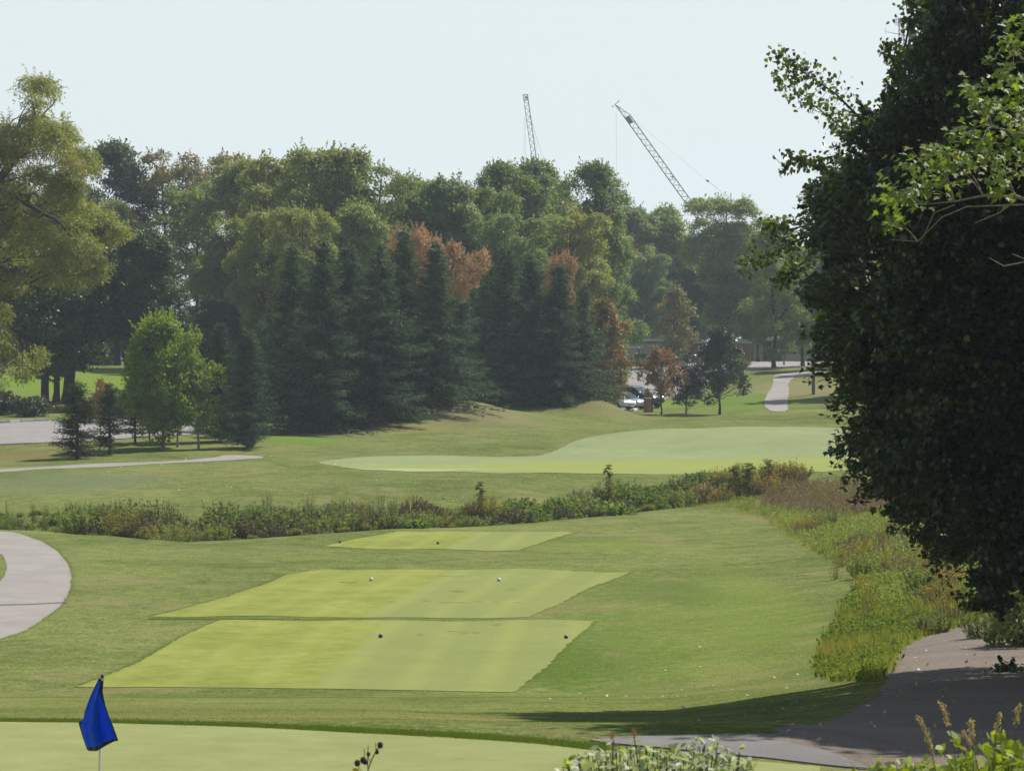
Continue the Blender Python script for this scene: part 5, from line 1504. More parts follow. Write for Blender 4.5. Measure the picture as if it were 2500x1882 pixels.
def car(px, Y, heading, paint, kind, label, group=None, k=1.0):
    p = at(px, Y)
    r = empty("parked_car", p, heading, label, "car", group); r.scale = (k, k, k)
    if kind == 'sedan':
        body = [(-2.36, .66, .48, .78), (-2.28, .82, .32, .92), (-1.8, .90, .24, 1.00), (-.8, .92, .22, .97), (.8, .92, .22, .94), (1.3, .91, .22, .93), (1.9, .88, .25, .84), (2.2, .80, .30, .74), (2.34, .62, .38, .62)]
        cab = [(-1.95, .66, .96, .985), (-1.25, .66, .95, 1.36), (-.5, .655, .94, 1.43), (.25, .65, .93, 1.41), (.75, .67, .93, 1.20), (1.22, .72, .92, .945)]
        roof = [(-1.18, .56, 1.385, 1.40), (-.5, .60, 1.43, 1.465), (.22, .59, 1.41, 1.445), (.30, .55, 1.395, 1.41)]; wx = (-1.42, 1.42); wr = .33; zt_ = 1.43
    else:
        body = [(-2.42, .80, .55, 1.10), (-2.34, .92, .38, 1.20), (-1.6, .96, .30, 1.20), (0, .97, .28, 1.17), (1.0, .96, .28, 1.15), (1.9, .93, .32, 1.08), (2.25, .86, .38, .98), (2.4, .70, .48, .84)]
        cab = [(-2.34, .76, 1.18, 1.22), (-2.1, .78, 1.16, 1.66), (-1.0, .79, 1.15, 1.76), (.1, .78, 1.15, 1.74), (.55, .79, 1.14, 1.45), (1.05, .82, 1.13, 1.16)]
        roof = [(-2.12, .66, 1.67, 1.69), (-1.0, .74, 1.76, 1.795), (.05, .72, 1.74, 1.775), (.14, .66, 1.72, 1.74)]; wx = (-1.45, 1.48); wr = .38; zt_ = 1.76
    mb = MB(); loft(mb, body); bd = mb.build("body", paint, r, True)
    mb = MB(); loft(mb, cab); mb.build("windows", M_cglass, r, True)
    mb = MB(); loft(mb, roof); mb.build("roof", paint, r, True)
    mb = MB()
    for sg in (-1, 1):
        w = cab[2][1]; zb = cab[2][2]
        for (xa, xb2) in ((cab[1][0] - .0, cab[1][0] + .12), (-.15, -.15), (cab[3][0] + .05, cab[-1][0] - .08)):
            mb.tube([(xb2 if xb2 != xa else xa, sg * (w + .035), zb - .02), (xa, sg * (w * .90), zt_ - .02)], .032, 5)
    mb.build("pillars", paint, r)
    for x in wx:
        for sg in (-1, 1):
            mb = MB(); mb.disc((x, sg * (body[3][1] - .10), wr), 'y', wr, .24, 18); wh = mb.build("wheel", M_tyre, r)
            mb = MB(); mb.disc((x, sg * (body[3][1] + .022), wr), 'y', wr * .62, .02, 14); mb.build("rim", M_rim, wh)
    for sg in (-1, 1):
        mb = MB(); mb.sphere((body[-2][0] - .02, sg * .62, body[-2][3] - .10), .16, 8, 6, (.6, 1.1, .5)); mb.build("headlight", M_lamp, r)
        mb = MB(); mb.sphere((body[1][0] - .0, sg * .66, body[1][3] - .14), .14, 8, 6, (.5, 1.1, .7)); mb.build("tail_light", M_tail, r)
        mb = MB(); mb.sphere((.95, sg * (body[4][1] + .06), 1.02 if kind == 'sedan' else 1.22), .10, 8, 6, (.6, 1, .7)); mb.build("mirror", paint, r, True)
        if kind != 'sedan':
            mb = MB(); mb.tube([(-1.9, sg * .66, 1.80), (-1.7, sg * .66, 1.86), (-.2, sg * .66, 1.86), (0, sg * .66, 1.80)], .025, 6); mb.build("roof_rail", M_rim, r)
    mb = MB(); mb.box(body[-1][0] - .03, 0, body[-1][2] + .10, .06, 1.0, .14, bev=.02); mb.build("grille", M_trim, r)
    mb = MB(); mb.box(body[0][0] + .01, 0, body[0][3] - .18, .03, .5, .12); mb.build("number_plate", M_white, r)
    return r
HD = math.atan2(-.62, .78)
car(1556, 292.5, HD, M_black, 'suv', "black car with silver roof rails, furthest of the three by the lawn kerb")
car(1519, 288.0, HD, M_silver, 'sedan', "silver sedan glinting in the sun, middle of the three cars by the lawn kerb")
car(1487, 284.0, HD, M_white, 'sedan', "pale car half hidden by the mound and spruce, nearest of the three by the kerb")
car(1610, 386, math.radians(200), M_bluec, 'sedan', "blue car parked behind the low wall, beside the green tractor")
car(1652, 388, math.radians(185), M_greyc, 'sedan', "dark grey car under the tree, right of the blue car")
# golf cart
def golf_cart(px, Y, label):
    r = empty("golf_cart", at(px, Y), 2.9, label, "golf cart")
    mb = MB(); mb.box(-.75, 0, .62, .8, 1.1, .55, bev=.06); mb.box(.1, 0, .36, 1.6, 1.1, .12); mb.box(.95, 0, .62, .5, 1.0, .5, bev=.08); mb.build("body", M_white, r)
    mb = MB(); mb.box(-.35, 0, .82, .5, 1.05, .12, bev=.03); mb.box(-.6, 0, 1.08, .1, 1.05, .42, bev=.03); mb.build("seat", M_fascia, r)
    mb = MB(); mb.box(0, 0, 1.86, 1.9, 1.2, .07, bev=.03); mb.build("roof", M_white, r)
    for x in (-.85, .8):
        for sg in (-1, 1):
            mb = MB(); mb.tube([(x, sg * .5, .7), (x * .9, sg * .5, 1.84)], .02, 6); mb.build("post", M_trim, r)
            mb = MB(); mb.disc((x * .95, sg * .5, .23), 'y', .23, .18, 14); w = mb.build("wheel", M_tyre, r)
            mb = MB(); mb.disc((x * .95, sg * .595, .23), 'y', .12, .02, 12); mb.build("rim", M_rim, w)
golf_cart(1541, 384, "small white golf cart with a flat roof, at the left behind the car park wall")
# green tractor
def tractor(px, Y):
    gm = mat("tractor_green", (.012, .11, .05), .35, Coat_Weight=.4); ym = mat("wheel_yellow", (.75, .55, .08), .45)
    r = empty("tractor", at(px, Y), math.radians(170), "green tractor with yellow wheel hubs standing in front of the beige building", "tractor")
    mb = MB(); mb.box(.75, 0, .95, 1.5, .62, .55, bev=.08); mb.box(.0, 0, .62, 2.6, .4, .3, bev=.04); mb.build("bonnet", gm, r)
    mb = MB(); mb.box(-.55, 0, 1.05, .5, .5, .12, bev=.03); mb.box(-.8, 0, 1.35, .1, .5, .5, bev=.03); mb.build("seat", M_trim, r)
    mb = MB(); mb.tube([(-.95, -.5, .8), (-.95, -.5, 2.1), (-.95, .5, 2.1), (-.95, .5, .8)], .035, 6); mb.build("roll_bar", gm, r)
    mb = MB(); mb.tube([(.9, .2, 1.2), (.9, .2, 1.8)], .035, 8); mb.build("exhaust", M_trim, r)
    for x, rad, wd in ((-.8, .52, .36), (1.15, .34, .24)):
        for sg in (-1, 1):
            mb = MB(); mb.disc((x, sg * .62, rad), 'y', rad, wd, 20); w = mb.build("wheel", M_tyre, r)
            mb = MB(); mb.disc((x, sg * (.62 + wd / 2 + .01), rad), 'y', rad * .5, .03, 14); mb.build("rim", ym, w)
tractor(1581, 381)

# ------------------------------------------------------------------ lamps, sign, pole, bin
M_dgreen = mat("dark_green_metal", (.012, .045, .035), .5)
M_globe = mat("milk_glass", (.78, .78, .72), .3)
def lamp(px, Y, top, globes, label):
    p = at(px, Y); h = (HZ - top) * Y / F + CZ - p.z
    r = empty("lamp_post", p, 0, label, "lamp post")
    mb = MB(); mb.tube([(0, 0, -.2), (0, 0, .35), (0, 0, .36), (0, 0, h)], [.10, .09, .055, .045], 8); mb.build("post", M_dgreen, r)
    if globes:
        mb = MB(); mb.tube([(-.52, 0, h - .55), (-.3, 0, h - .35), (.3, 0, h - .35), (.52, 0, h - .55)], .025, 6); mb.build("arm", M_dgreen, r)
        for sg in (-1, 1):
            mb = MB(); mb.sphere((sg * .55, 0, h - .72), .17, 12, 8); g = mb.build("globe", M_globe, r, True)
            mb = MB(); mb.disc((sg * .55, 0, h - .53), 'z', .10, .05, 10); mb.build("cap", M_dgreen, g)
    else:
        mb = MB(); mb.box(0, 0, h, .9, .35, .12, bev=.03); mb.build("lamp_head", M_fascia, r)
lamp(1914, 362, 838, True, "dark green lamp post with hanging globes beside the right cart path")
lamp(1592, 379, 844, False, "lamp post with a flat pale head rising behind the green tractor")
sg = empty("road_sign", at(1708, 372), 0, "small white rectangular sign on a thin post left of the dark conical maple", "sign")
hs_ = (HZ - 845) * 372 / F + CZ - sg.location.z
mb = MB(); mb.tube([(0, .03, -.2), (0, .03, hs_)], .025, 6); mb.build("post", M_fascia, sg)
mb = MB(); mb.box(0, 0, hs_ - .24, .30, .02, .46); pn = mb.build("panel", M_white, sg)
mb = MB(); mb.disc((0, -.014, hs_ - .18), 'y', .085, .006, 14, .055); mb.box(0, -.014, hs_ - .36, .16, .006, .035); mb.build("print", M_trim, pn)
pl = empty("utility_pole", at(1986, 296), 0, "grey pole standing at the left edge of the dark maple beside the right cart path", "pole")
mb = MB(); mb.tube([(0, 0, -.3), (0, 0, 3), (0, 0, 6.5)], [.16, .14, .10], 10); mb.build("shaft", BK_GREY, pl)
mb = MB(); mb.disc((0, 0, 6.52), 'z', .11, .06, 10); mb.build("cap", M_rim, pl)
# wooden litter bin beside the cars
M_wood = bark("bin_wood", (.20, .13, .075), (.32, .22, .13), 10)
bn = empty("litter_bin", at(1581, 279), .25, "brown slatted wooden litter bin with a pale lid in front of the parked cars", "bin")
mb = MB(); mb.box(0, 0, .55, .44, .44, 1.05); mb.build("liner", M_trim, bn)
for k in range(4):
    for j in range(4):
        mb = MB(); mb.box(-.195 + j * .13, -.245, .58, .115, .035, 1.12)
        o = mb.build("slat", M_wood, bn); o.rotation_euler = (0, 0, k * math.pi / 2)
mb = MB(); mb.box(0, 0, 1.18, .60, .60, .07, bev=.02); mb.build("lid", M_fascia, bn)
gp = empty("green_post", at(1592, 279.5), 0, "short dark green post right beside the wooden litter bin", "post")
mb = MB(); mb.box(0, 0, .5, .16, .16, 1.1, bev=.02); mb.build("post", M_dgreen, gp)
mb = MB(); mb.box(0, 0, 1.07, .2, .2, .05, bev=.01); mb.build("cap", M_trim, gp)
for i, (px, Y, s) in enumerate([(1548, 374.5, .8), (1562, 374, 1.0), (1576, 374.4, .9), (1590, 374.2, .8), (1604, 374.6, 1.0), (1800, 352, .9), (1806, 350, 1.0)]):
    weed('dense', X_of(px, Y), Y, W_grey if i < 5 else W_green, "low grey green shrub along the wall at the back of the car park" if i < 5 else "light green shrub at the road edge right of the dark conical maple", "low_shrub", i, 1.2 * s, 1.0 * s, group="shrubs along the car park wall" if i < 5 else "shrubs at the road edge", cat="shrub")

# ------------------------------------------------------------------ cranes
M_steel = mat("crane_steel", (.10, .11, .125), .5, .5)
M_cable = mat("steel_cable", (.09, .095, .10), .5, .6)
M_redst = mat("red_steel", (.30, .06, .06), .5, .2)
def crane(label, Y, foot, tip, w, panels, head, cables, extra, m=M_steel, thick=.07, narrow=None):
    """lattice boom between two directions at distance Y; px coordinates of its lower chord"""
    gp_ = at(foot[0], Y)
    r = empty("tower_crane", gp_, 0, label, "crane")
    def W(px, py, dy=0.0): return Vector((X_of(px, Y) - gp_.x, dy, CZ + (HZ - py) * Y / F - gp_.z))
    a = W(*foot); b = W(*tip); d = (b - a).normalized(); L = (b - a).length
    up = Vector((-d.z, 0, d.x)) * (-1 if d.x < 0 and False else 1)
    if up.z < 0: up = -up
    def q(t, i, j):
        ww = w
        if narrow and t > narrow: ww = w * max(.12, 1 - (t - narrow) / (1 - narrow))
        return a + d * (L * t) + up * (ww * i) + Vector((0, w * (j - .5), 0))
    mb = MB()
    for i in (0, 1):
        for j in (0, 1):
            mb.tube([q(t, i, j) for t in (0, narrow or .5, 1)], thick * (1.5 if i == extra.get('thick', -1) else 1), 5)
    mb.build("chords", m, r)
    for k in range(panels):
        t0 = k / panels; t1 = (k + 1) / panels; tm = (t0 + t1) / 2
        for j in (0, 1):
            mb = MB(); mb.tube([q(t0, 0, j), q(tm, 1, j)], thick * .45, 4, False); mb.build("brace", m, r)
            mb = MB(); mb.tube([q(tm, 1, j), q(t1, 0, j)], thick * .45, 4, False); mb.build("brace", m, r)
        mb = MB(); mb.tube([q(t0, 0, 0), q(t0, 0, 1)], thick * .45, 4, False); mb.build("cross_bar", m, r)
    for name, segs, rad, mm_ in head:
        mb = MB()
        for s_ in segs: mb.tube([W(*p) for p in s_], rad, 5)
        mb.build(name, mm_, r)
    for s_ in cables:
        mb = MB(); mb.tube([W(*p) for p in s_], .015 * Y / 700, 4, False); mb.build("cable", M_cable, r)
    for name, px, py, sx, sz, rot in extra.get('boxes', []):
        mb = MB(); mb.box(0, 0, 0, sx * Y / F, w * .9, sz * Y / F, bev=.04)
        o = mb.build(name, m, r); o.location = W(px, py); o.rotation_euler = (0, rot, 0)
    # the tower below the boom
    if extra.get('tower'):
        tx, ty = extra['tower']; T = W(tx, ty)
        mb = MB()
        for sx in (-.8, .8):
            for sy in (-.8, .8): mb.tube([(T.x + sx, sy, -.3), (T.x + sx, sy, T.z)], .09, 5)
        z = 0; f_ = 1
        while z < T.z - 2:
            for sy in (-.8, .8): mb.tube([(T.x - .8 * f_, sy, z), (T.x + .8 * f_, sy, z + 2)], .045, 4)
            z += 2; f_ = -f_
        mb.build("tower", m, r)
    return r
crane("slanted lattice crane boom with a dark panel near its tip, rising to the left", 720, (1762, 620), (1504, 259), 1.25, 26,
      [("boom_head", [[(1495, 262), (1511, 249)], [(1492, 258), (1497, 264)], [(1506, 250), (1513, 246)], [(1502, 253), (1504, 262)]], .06, M_steel), ("mast_top", [[(1771, 500), (1777, 478), (1784, 500)], [(1784, 472), (1784, 492)], [(1774, 492), (1784, 491)]], .10, M_redst), ("pendant_block", [[(1724, 440), (1731, 444)], [(1640, 431), (1643, 435)]], .22, M_steel)],
      [[(1540, 287), (1727, 442)], [(1727, 442), (1776, 478)], [(1729, 444), (1774, 480)], [(1504, 262), (1505, 430)]],
      {'boxes': [("panel", 1536, 294, 11, 19, -math.radians(36))], 'tower': (1770, 620)}, narrow=.92)
crane("nearly vertical lattice crane boom above the middle of the wood", 900, (1334, 640), (1277, 233), 1.15, 26,
      [("boom_head", [[(1277, 232), (1289, 232)], [(1278, 239), (1290, 239)], [(1279, 246), (1290, 245)], [(1280, 234), (1288, 244)], [(1287, 234), (1281, 244)]], .10, M_steel), ("boom_fitting", [[(1292, 286), (1298, 287)], [(1297, 305), (1301, 305)]], .10, M_steel)],
      [[(1280, 285), (1279, 420)], [(1283, 285), (1282, 420)], [(1296, 287), (1326, 400)], [(1300, 305), (1332, 400)], [(1303, 330), (1320, 405)]],
      {'thick': 1, 'tower': (1338, 640)}, thick=.08)
crane("thin crane with a cage at its top, half hidden by the near dark maple", 520, (2196, 430), (2194, 46), .75, 40,
      [("cage", [[(2186, 42), (2186, 64), (2192, 64), (2192, 42), (2186, 42)], [(2186, 50), (2192, 50)], [(2186, 57), (2192, 57)], [(2189, 42), (2189, 64)]], .035, M_steel), ("red_section", [[(2196, 48), (2199, 64)], [(2198, 52), (2200, 66)]], .09, M_redst)],
      [[(2199, 50), (2206, 110)]], {'tower': (2197, 430)}, thick=.05)

# ------------------------------------------------------------------ flags
M_flag = mat("blue_flag_cloth", (.004, .095, .62), .65, spec=.3)
_nt = M_flag.node_tree; _N, _L, _b = nodes(M_flag)
_tr = _N.new("ShaderNodeBsdfTranslucent"); _tr.inputs["Color"].default_value = (.01, .13, .80, 1)
_ms = _N.new("ShaderNodeMixShader"); _ms.inputs[0].default_value = .35
_L.new(_b.outputs[0], _ms.inputs[1]); _L.new(_tr.outputs[0], _ms.inputs[2]); _L.new(_ms.outputs[0], _N["Material Output"].inputs["Surface"])
M_hem = mat("navy_hem", (.006, .010, .022), .7)
M_pole = mat("pale_fibreglass", (.62, .60, .55), .4)
def green_flag():
    Y = 24.0; foot = at(241, Y); k = Y / F
    r = empty("golf_flag", foot, 0, "blue golf flag with dark hem hanging limp from its stick on the near green", "flag")
    def W(px, py, dy=0.0): return Vector((X_of(px, Y) - foot.x, dy, CZ + (HZ - py) * k - foot.z))
    mb = MB(); mb.tube([(0, 0, -.05), W(242, 1882), W(249, 1652)], [.0095, .0085, .0075], 10); mb.build("flagstick", M_pole, r, True)
    mb = MB(); mb.sphere(W(249, 1649), .010, 10, 7); mb.tube([W(249, 1650), W(249, 1655)], .012, 8); mb.build("knob", M_trim, r, True)
    Lp = [(240, 1656), (222, 1697), (209, 1735), (205, 1754), (192, 1762), (202, 1797), (213, 1829)]
    Rp = [(252.5, 1656), (253, 1685), (261, 1717), (270, 1742), (281, 1766), (289, 1786), (295, 1801)]
    def cloth(u, v):
        t = v * 6; i = min(int(t), 5); f = t - i
        a = (Lp[i][0] * (1-f) + Lp[i+1][0] * f, Lp[i][1] * (1-f) + Lp[i+1][1] * f); b = (Rp[i][0] * (1-f) + Rp[i+1][0] * f, Rp[i][1] * (1-f) + Rp[i+1][1] * f)
        x = a[0] * (1-u) + b[0] * u; y = a[1] * (1-u) + b[1] * u + 9 * v * math.sin(math.pi * u) * (1 - u) * 1.4 * v
        dep = .055 * v ** .7 * math.sin(u * 9.5 + 1.2 * v + .4) + .022 * math.sin(u * 21 + 3 * v) * v - .095 * min(1, v * 4)
        dep += .02 * math.exp(-((v - .62) / .05) ** 2) * (1 - u)
        return W(x, y, dep)
    nu, nv = 34, 40
    def sheet(name, m, test, off, parent):
        v = []; f = []; ix = {}
        for j in range(nv + 1):
            for i in range(nu + 1):
                ix[i, j] = len(v); v.append(cloth(i / nu, j / nv) + Vector((0, off, 0)))
        nb = len(v)
        v += [p + Vector((0, .0035, 0)) for p in v]
        used = [(i, j) for j in range(nv) for i in range(nu) if test(i, j)]
        U = set(used)
        for i, j in used:
            q = (ix[i, j], ix[i, j+1], ix[i+1, j+1], ix[i+1, j])
            f.append(q); f.append(tuple(x + nb for x in reversed(q)))
            for (di, dj, e) in ((-1, 0, (0, 1)), (1, 0, (2, 3)), (0, -1, (3, 0)), (0, 1, (1, 2))):
                if (i + di, j + dj) not in U: f.append((q[e[0]], q[e[0]] + nb, q[e[1]] + nb, q[e[1]]))
        mb = MB(); mb.add(v, f)
        return mb.build(name, m, parent, True)
    hem = lambda i, j: (j >= nv - 2) or (i >= nu - 2 and j > 8) or (i < 2 and j > 24)
    top = lambda i, j: (j < 13 and i > 17 + j * 1.15) or j < 1
    c = sheet("cloth", M_flag, lambda i, j: not hem(i, j) and not top(i, j), 0, r)
    sheet("hem", M_hem, hem, 0, c)
    sheet("sleeve", M_hem, top, 0, c)
    mb = MB(); mb.disc((0, 0, .01), 'z', .054, .02, 18, .04); mb.build("cup_rim", M_pole, r)
green_flag()
def far_flag():
    Y = 336; p = at(296, Y); r = empty("golf_flag", p, 0, "tiny white golf flag on a green beyond the lit lawn at the left", "flag")
    h = (HZ - 852) * Y / F + CZ - p.z
    mb = MB(); mb.tube([(0, 0, 0), (0, 0, h)], .022, 6); mb.build("flagstick", M_pole, r)
    mb = MB(); mb.add([(0, 0, h), (-.12, .05, h - .25), (-.22, 0, h - .58), (0, .02, h - .50), (0, .03, h), (-.12, .08, h - .25), (-.22, .03, h - .58), (0, .05, h - .5)], [(0, 1, 2, 3), (7, 6, 5, 4), (0, 4, 5, 1), (1, 5, 6, 2), (2, 6, 7, 3), (3, 7, 4, 0)]); mb.build("cloth", M_white, r)
far_flag()

# ------------------------------------------------------------------ tee markers
def marker(px, py, m, rad, label, group):
    x, y = hit(px, py); r = empty("tee_marker", (x, y, H1(x, y) + .012), 0, label, "tee marker", group)
    mb = MB(); mb.sphere((0, 0, rad * .85), rad, 14, 9, (1, 1, .95)); mb.build("ball", m[0], r, True)
    mb = MB(); mb.disc((0, 0, 0.0), 'y', rad * .72, .02, 14)  # flat face; grey on white markers also stands in for their shaded side
    o = mb.build("face", m[1], r, loc=(-rad * .25, -rad * .72, rad * .85)); o.rotation_euler = (math.radians(-12), 0, math.radians(-18))
    mb = MB(); mb.tube([(0, 0, -.08), (0, 0, .02)], .01, 6); mb.build("spike", M_rim, r)
MB_ = mat("marker_navy", (.012, .025, .085), .35); MW_ = mat("marker_white", (.62, .63, .62), .4); MGy = mat("marker_grey", (.30, .32, .34), .5); MD_ = mat("marker_maroon", (.05, .018, .015), .4)
marker(929, 1558, (MB_, MB_), .063, "navy blue ball tee marker left of centre on the nearest tee", "navy tee markers")
marker(1382, 1560, (MB_, MB_), .06, "navy blue ball tee marker near the right edge of the nearest tee", "navy tee markers")
marker(906, 1419, (MW_, MGy), .07, "white tee marker at the left on the middle tee", "white tee markers")
marker(1218, 1420, (MW_, MGy), .07, "white tee marker at the right on the middle tee", "white tee markers")
marker(830, 1326, (MD_, MD_), .06, "dark red tee marker at the left corner of the far tee", "dark tee markers")
marker(1069, 1329, (MD_, MD_), .06, "dark red tee marker in the middle of the far tee", "dark tee markers")
marker(210, 893, (MW_, MGy), .13, "left one of two tiny white markers on the distant lawn crest", "white markers on the distant lawn")
marker(218, 893, (MW_, MGy), .13, "right one of two tiny white markers on the distant lawn crest", "white markers on the distant lawn")
bl = MB(); bl.sphere((0, 0, .0215), .0215, 8, 6); tag(bl.build("golf_ball", M_white, loc=(*hit(1338, 1530), H1(*hit(1338, 1530)) + .016)), "white golf ball lying on the right side of the nearest tee", "golf ball")

# ------------------------------------------------------------------ silver maple boughs, top right, and its tree beyond the frame
def leaf_proto(name, tpl, size, m, bend=.14):
    t = TPL[tpl]; mb = MB()
    ang = 0
    v = [(size * a, size * b, size * bend * (abs(a) * 1.2 - .8 * b * b)) for a, b in t]
    c = (0, 0, 0)
    v.append(c); k = len(t)
    mb.add(v, [(i, (i + 1) % k, k) for i in range(k)])
    me = mb.mesh(name); me.materials.append(m)
    a = me.attributes.new("tint", 'FLOAT', 'FACE')
    a.data.foreach_set("value", np.full(len(me.polygons), .55, dtype=np.float32))
    return me
def leaf_objects(me, parent, pos, nrmv, dirv, scl, m):
    for p, n_, d, s in zip(pos, nrmv, dirv, scl):
        n_ = Vector(n_).normalized(); d = Vector(d); y = (d - n_ * d.dot(n_)).normalized(); x = y.cross(n_)
        o = bpy.data.objects.new("leaf", me); COL.objects.link(o); o.parent = parent
        M = Matrix((x, y, n_)).transposed().to_4x4(); M.translation = Vector(p)
        o.matrix_local = M @ Matrix.Diagonal((s, s, s, 1))
SY = 37.0
sb = at(3080, SY)
def sw(px, py, dy=0.0):
    Y = SY + dy; return np.array((X_of(px, Y) - sb.x, Y - sb.y, CZ + (HZ - py) * Y / F - sb.z))
smap = empty("silver_maple", sb, 0, "bright sunlit maple boughs hanging into the top right in front of the dark maple", "tree")
rng = np.random.default_rng(501)
mb = MB(); mb.tube([(0, 0, -.4), (0, 0, .3), (0, .2, 3), (-.1, .4, 6), (.1, .6, 10)], [.42, .30, .26, .2, .1], 9)
CL = [(2237, 400, 40), (2285, 375, 42), (2318, 402, 36), (2357, 335, 40), (2390, 366, 40), (2372, 228, 36), (2405, 252, 40), (2435, 288, 42), (2465, 115, 40), (2455, 172, 38), (2488, 210, 40), (2174, 474, 30), (2255, 470, 36), (2210, 487, 30), (2420, 395, 42), (2450, 350, 40), (2484, 405, 40), (2440, 465, 36), (2300, 437, 36), (2487, 272, 40), (2174, 545, 27), (2350, 410, 34), (2500, 60, 40), (2495, 330, 40)]
main = [[(2760, 700), (2600, 520), (2480, 480), (2400, 478), (2330, 492), (2250, 500)], [(2760, 500), (2600, 380), (2500, 330), (2420, 310), (2380, 260)], [(2760, 300), (2600, 220), (2520, 160), (2460, 120)], [(2600, 520), (2500, 500), (2360, 505), (2300, 530), (2240, 590), (2172, 585)]]
MP = []
for mpts in main:
    P = [sw(x, y) for x, y in mpts]; MP.append(P)
    mb.tube([np.array((0, .3, P[0][2] - 1.2))] + P if mpts[0][0] == 2760 else P, list(np.linspace(.035 if mpts[0][0] == 2760 else .010, .004, len(P) + (1 if mpts[0][0] == 2760 else 0))), 6, False)
LP = []; LN = []; LD = []
allp = np.concatenate([np.array(P) for P in MP])
for (px, py, rp) in CL:
    c = sw(px, py, rng.uniform(-.5, .5)); r_ = rp * SY / F
    st = allp[np.argmin(np.linalg.norm(allp - c - np.array([.25, 0, -.1]), axis=1))]
    tw = bez(st, (st + c) / 2 + np.array([0, 0, .12]), c, 5); mb.tube(tw, list(np.linspace(.009, .003, 5)), 4, False)
    for q in range(3): mb.tube([tw[3], c + rng.normal(size=3) * r_ * .9], [.004, .002], 3, False)
    n_ = 42
    off = rng.normal(size=(n_, 3)) * r_ * np.array([.62, .8, .5])
    LP.append(c + off); LN.append(np.array([-.1, -.5, .8]) + rng.normal(size=(n_, 3)) * .45); LD.append(nrm(off + 1e-6) * .6 + np.array([-.3, -.1, -.75]) + rng.normal(size=(n_, 3)) * .25)
for q in ([(2330, 500), (2280, 520), (2245, 600)], [(2480, 490), (2440, 520), (2380, 545)], [(2600, 600), (2520, 640), (2470, 620)], [(2560, 620), (2500, 640), (2450, 650), (2415, 630)]):
    P = [sw(*p) for p in q]; mb.tube(P, list(np.linspace(.008, .003, len(P))), 4, False)
link("trunk", mb.mesh("trunk", True), BK_TAN, smap)
LP = np.concatenate(LP); LN = np.concatenate(LN); LD = np.concatenate(LD)
TPL['silver'] = np.array([(0, -.45), (.10, -.22), (.34, -.34), (.26, -.10), (.54, .10), (.22, .08), (.14, .22), (.20, .40), (0, .62), (-.20, .40), (-.14, .22), (-.22, .08), (-.54, .10), (-.26, -.10), (-.34, -.34), (-.10, -.22)])
lp = leaf_proto("leaf", 'silver', .095, L_silver)
o_ = rng.permutation(len(LP))
i1 = o_[:300]; i2 = o_[300:]
leaf_objects(lp, smap, LP[i1], LN[i1], LD[i1], .75 + .5 * rng.random(300), L_silver)
link("small_leaves", leaves("small_leaves", LP[i2], LN[i2], .092, 'silver', rng, LD[i2]), L_silver, smap, kind="stuff")
# unseen crown beyond the right edge of the view, placed and shaped to shade the track
lob = [(x + 2.8, y + 14.5, z, r) for x, y, z, r in env_lobes(rng, 13.5, 7.4, 2.2, 210, 1.4, 'round')]
lob = [l for l in lob if (l[0] + sb.x - l[3] - .45) > X_of(2500, l[1] + sb.y)]
C, N, S, D = lobes_to_leaves(rng, lob, 40, .21, 'maple', (3, 14, 6), shoots=0)
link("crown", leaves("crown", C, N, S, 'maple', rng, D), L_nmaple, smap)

# shrubs at the right edge below the maple
def edge_shrub(poly, Y, n, r, leaf, m, label, dens, seed, name="edge_shrub"):
    L_ = outline_lobes(seed, poly, Y, n, r, .9); cxm = np.mean([l[0] for l in L_])
    b = Vector((cxm, Y, H1(cxm, Y))); rng = np.random.default_rng(seed)
    rl_ = [(x - b.x, y - b.y, z - b.z, q) for x, y, z, q in L_]
    mb = MB()
    for l in rl_[::2]: mb.tube(limb_pts(rng, (rng.normal() * .1, rng.normal() * .1, -.1), l[:3], .3), list(np.linspace(.03, .006, 7)), 4, False)
    C, N, S, D = lobes_to_leaves(rng, rl_, dens, leaf, 'oval', (0, 0, 1), spray=.2)
    z0 = hgt(C[:, 0] + b.x, C[:, 1] + b.y) - b.z; k = C[:, 2] > z0
    rt = empty(name, b, 0, label, "shrub"); link("stems", mb.mesh("stems"), BK_DARK, rt); link("foliage", leaves("foliage", C[k], N[k], S[k], 'oval', rng, D[k]), m, rt)
edge_shrub([(2425, 1500), (2450, 1440), (2480, 1415), (2560, 1400), (2640, 1500), (2640, 1640), (2480, 1660), (2440, 1610), (2418, 1550)], 73, 26, .34, .095, W_grey, "grey green leafy shrub at the right edge where the gravel track disappears", 150, 611)
edge_shrub([(2450, 1640), (2600, 1600), (2700, 1800), (2480, 1800), (2440, 1720)], 60, 34, .3, .08, L_nmaple, "dark ivy like shrub in shade at the right edge of the gravel track", 150, 612)

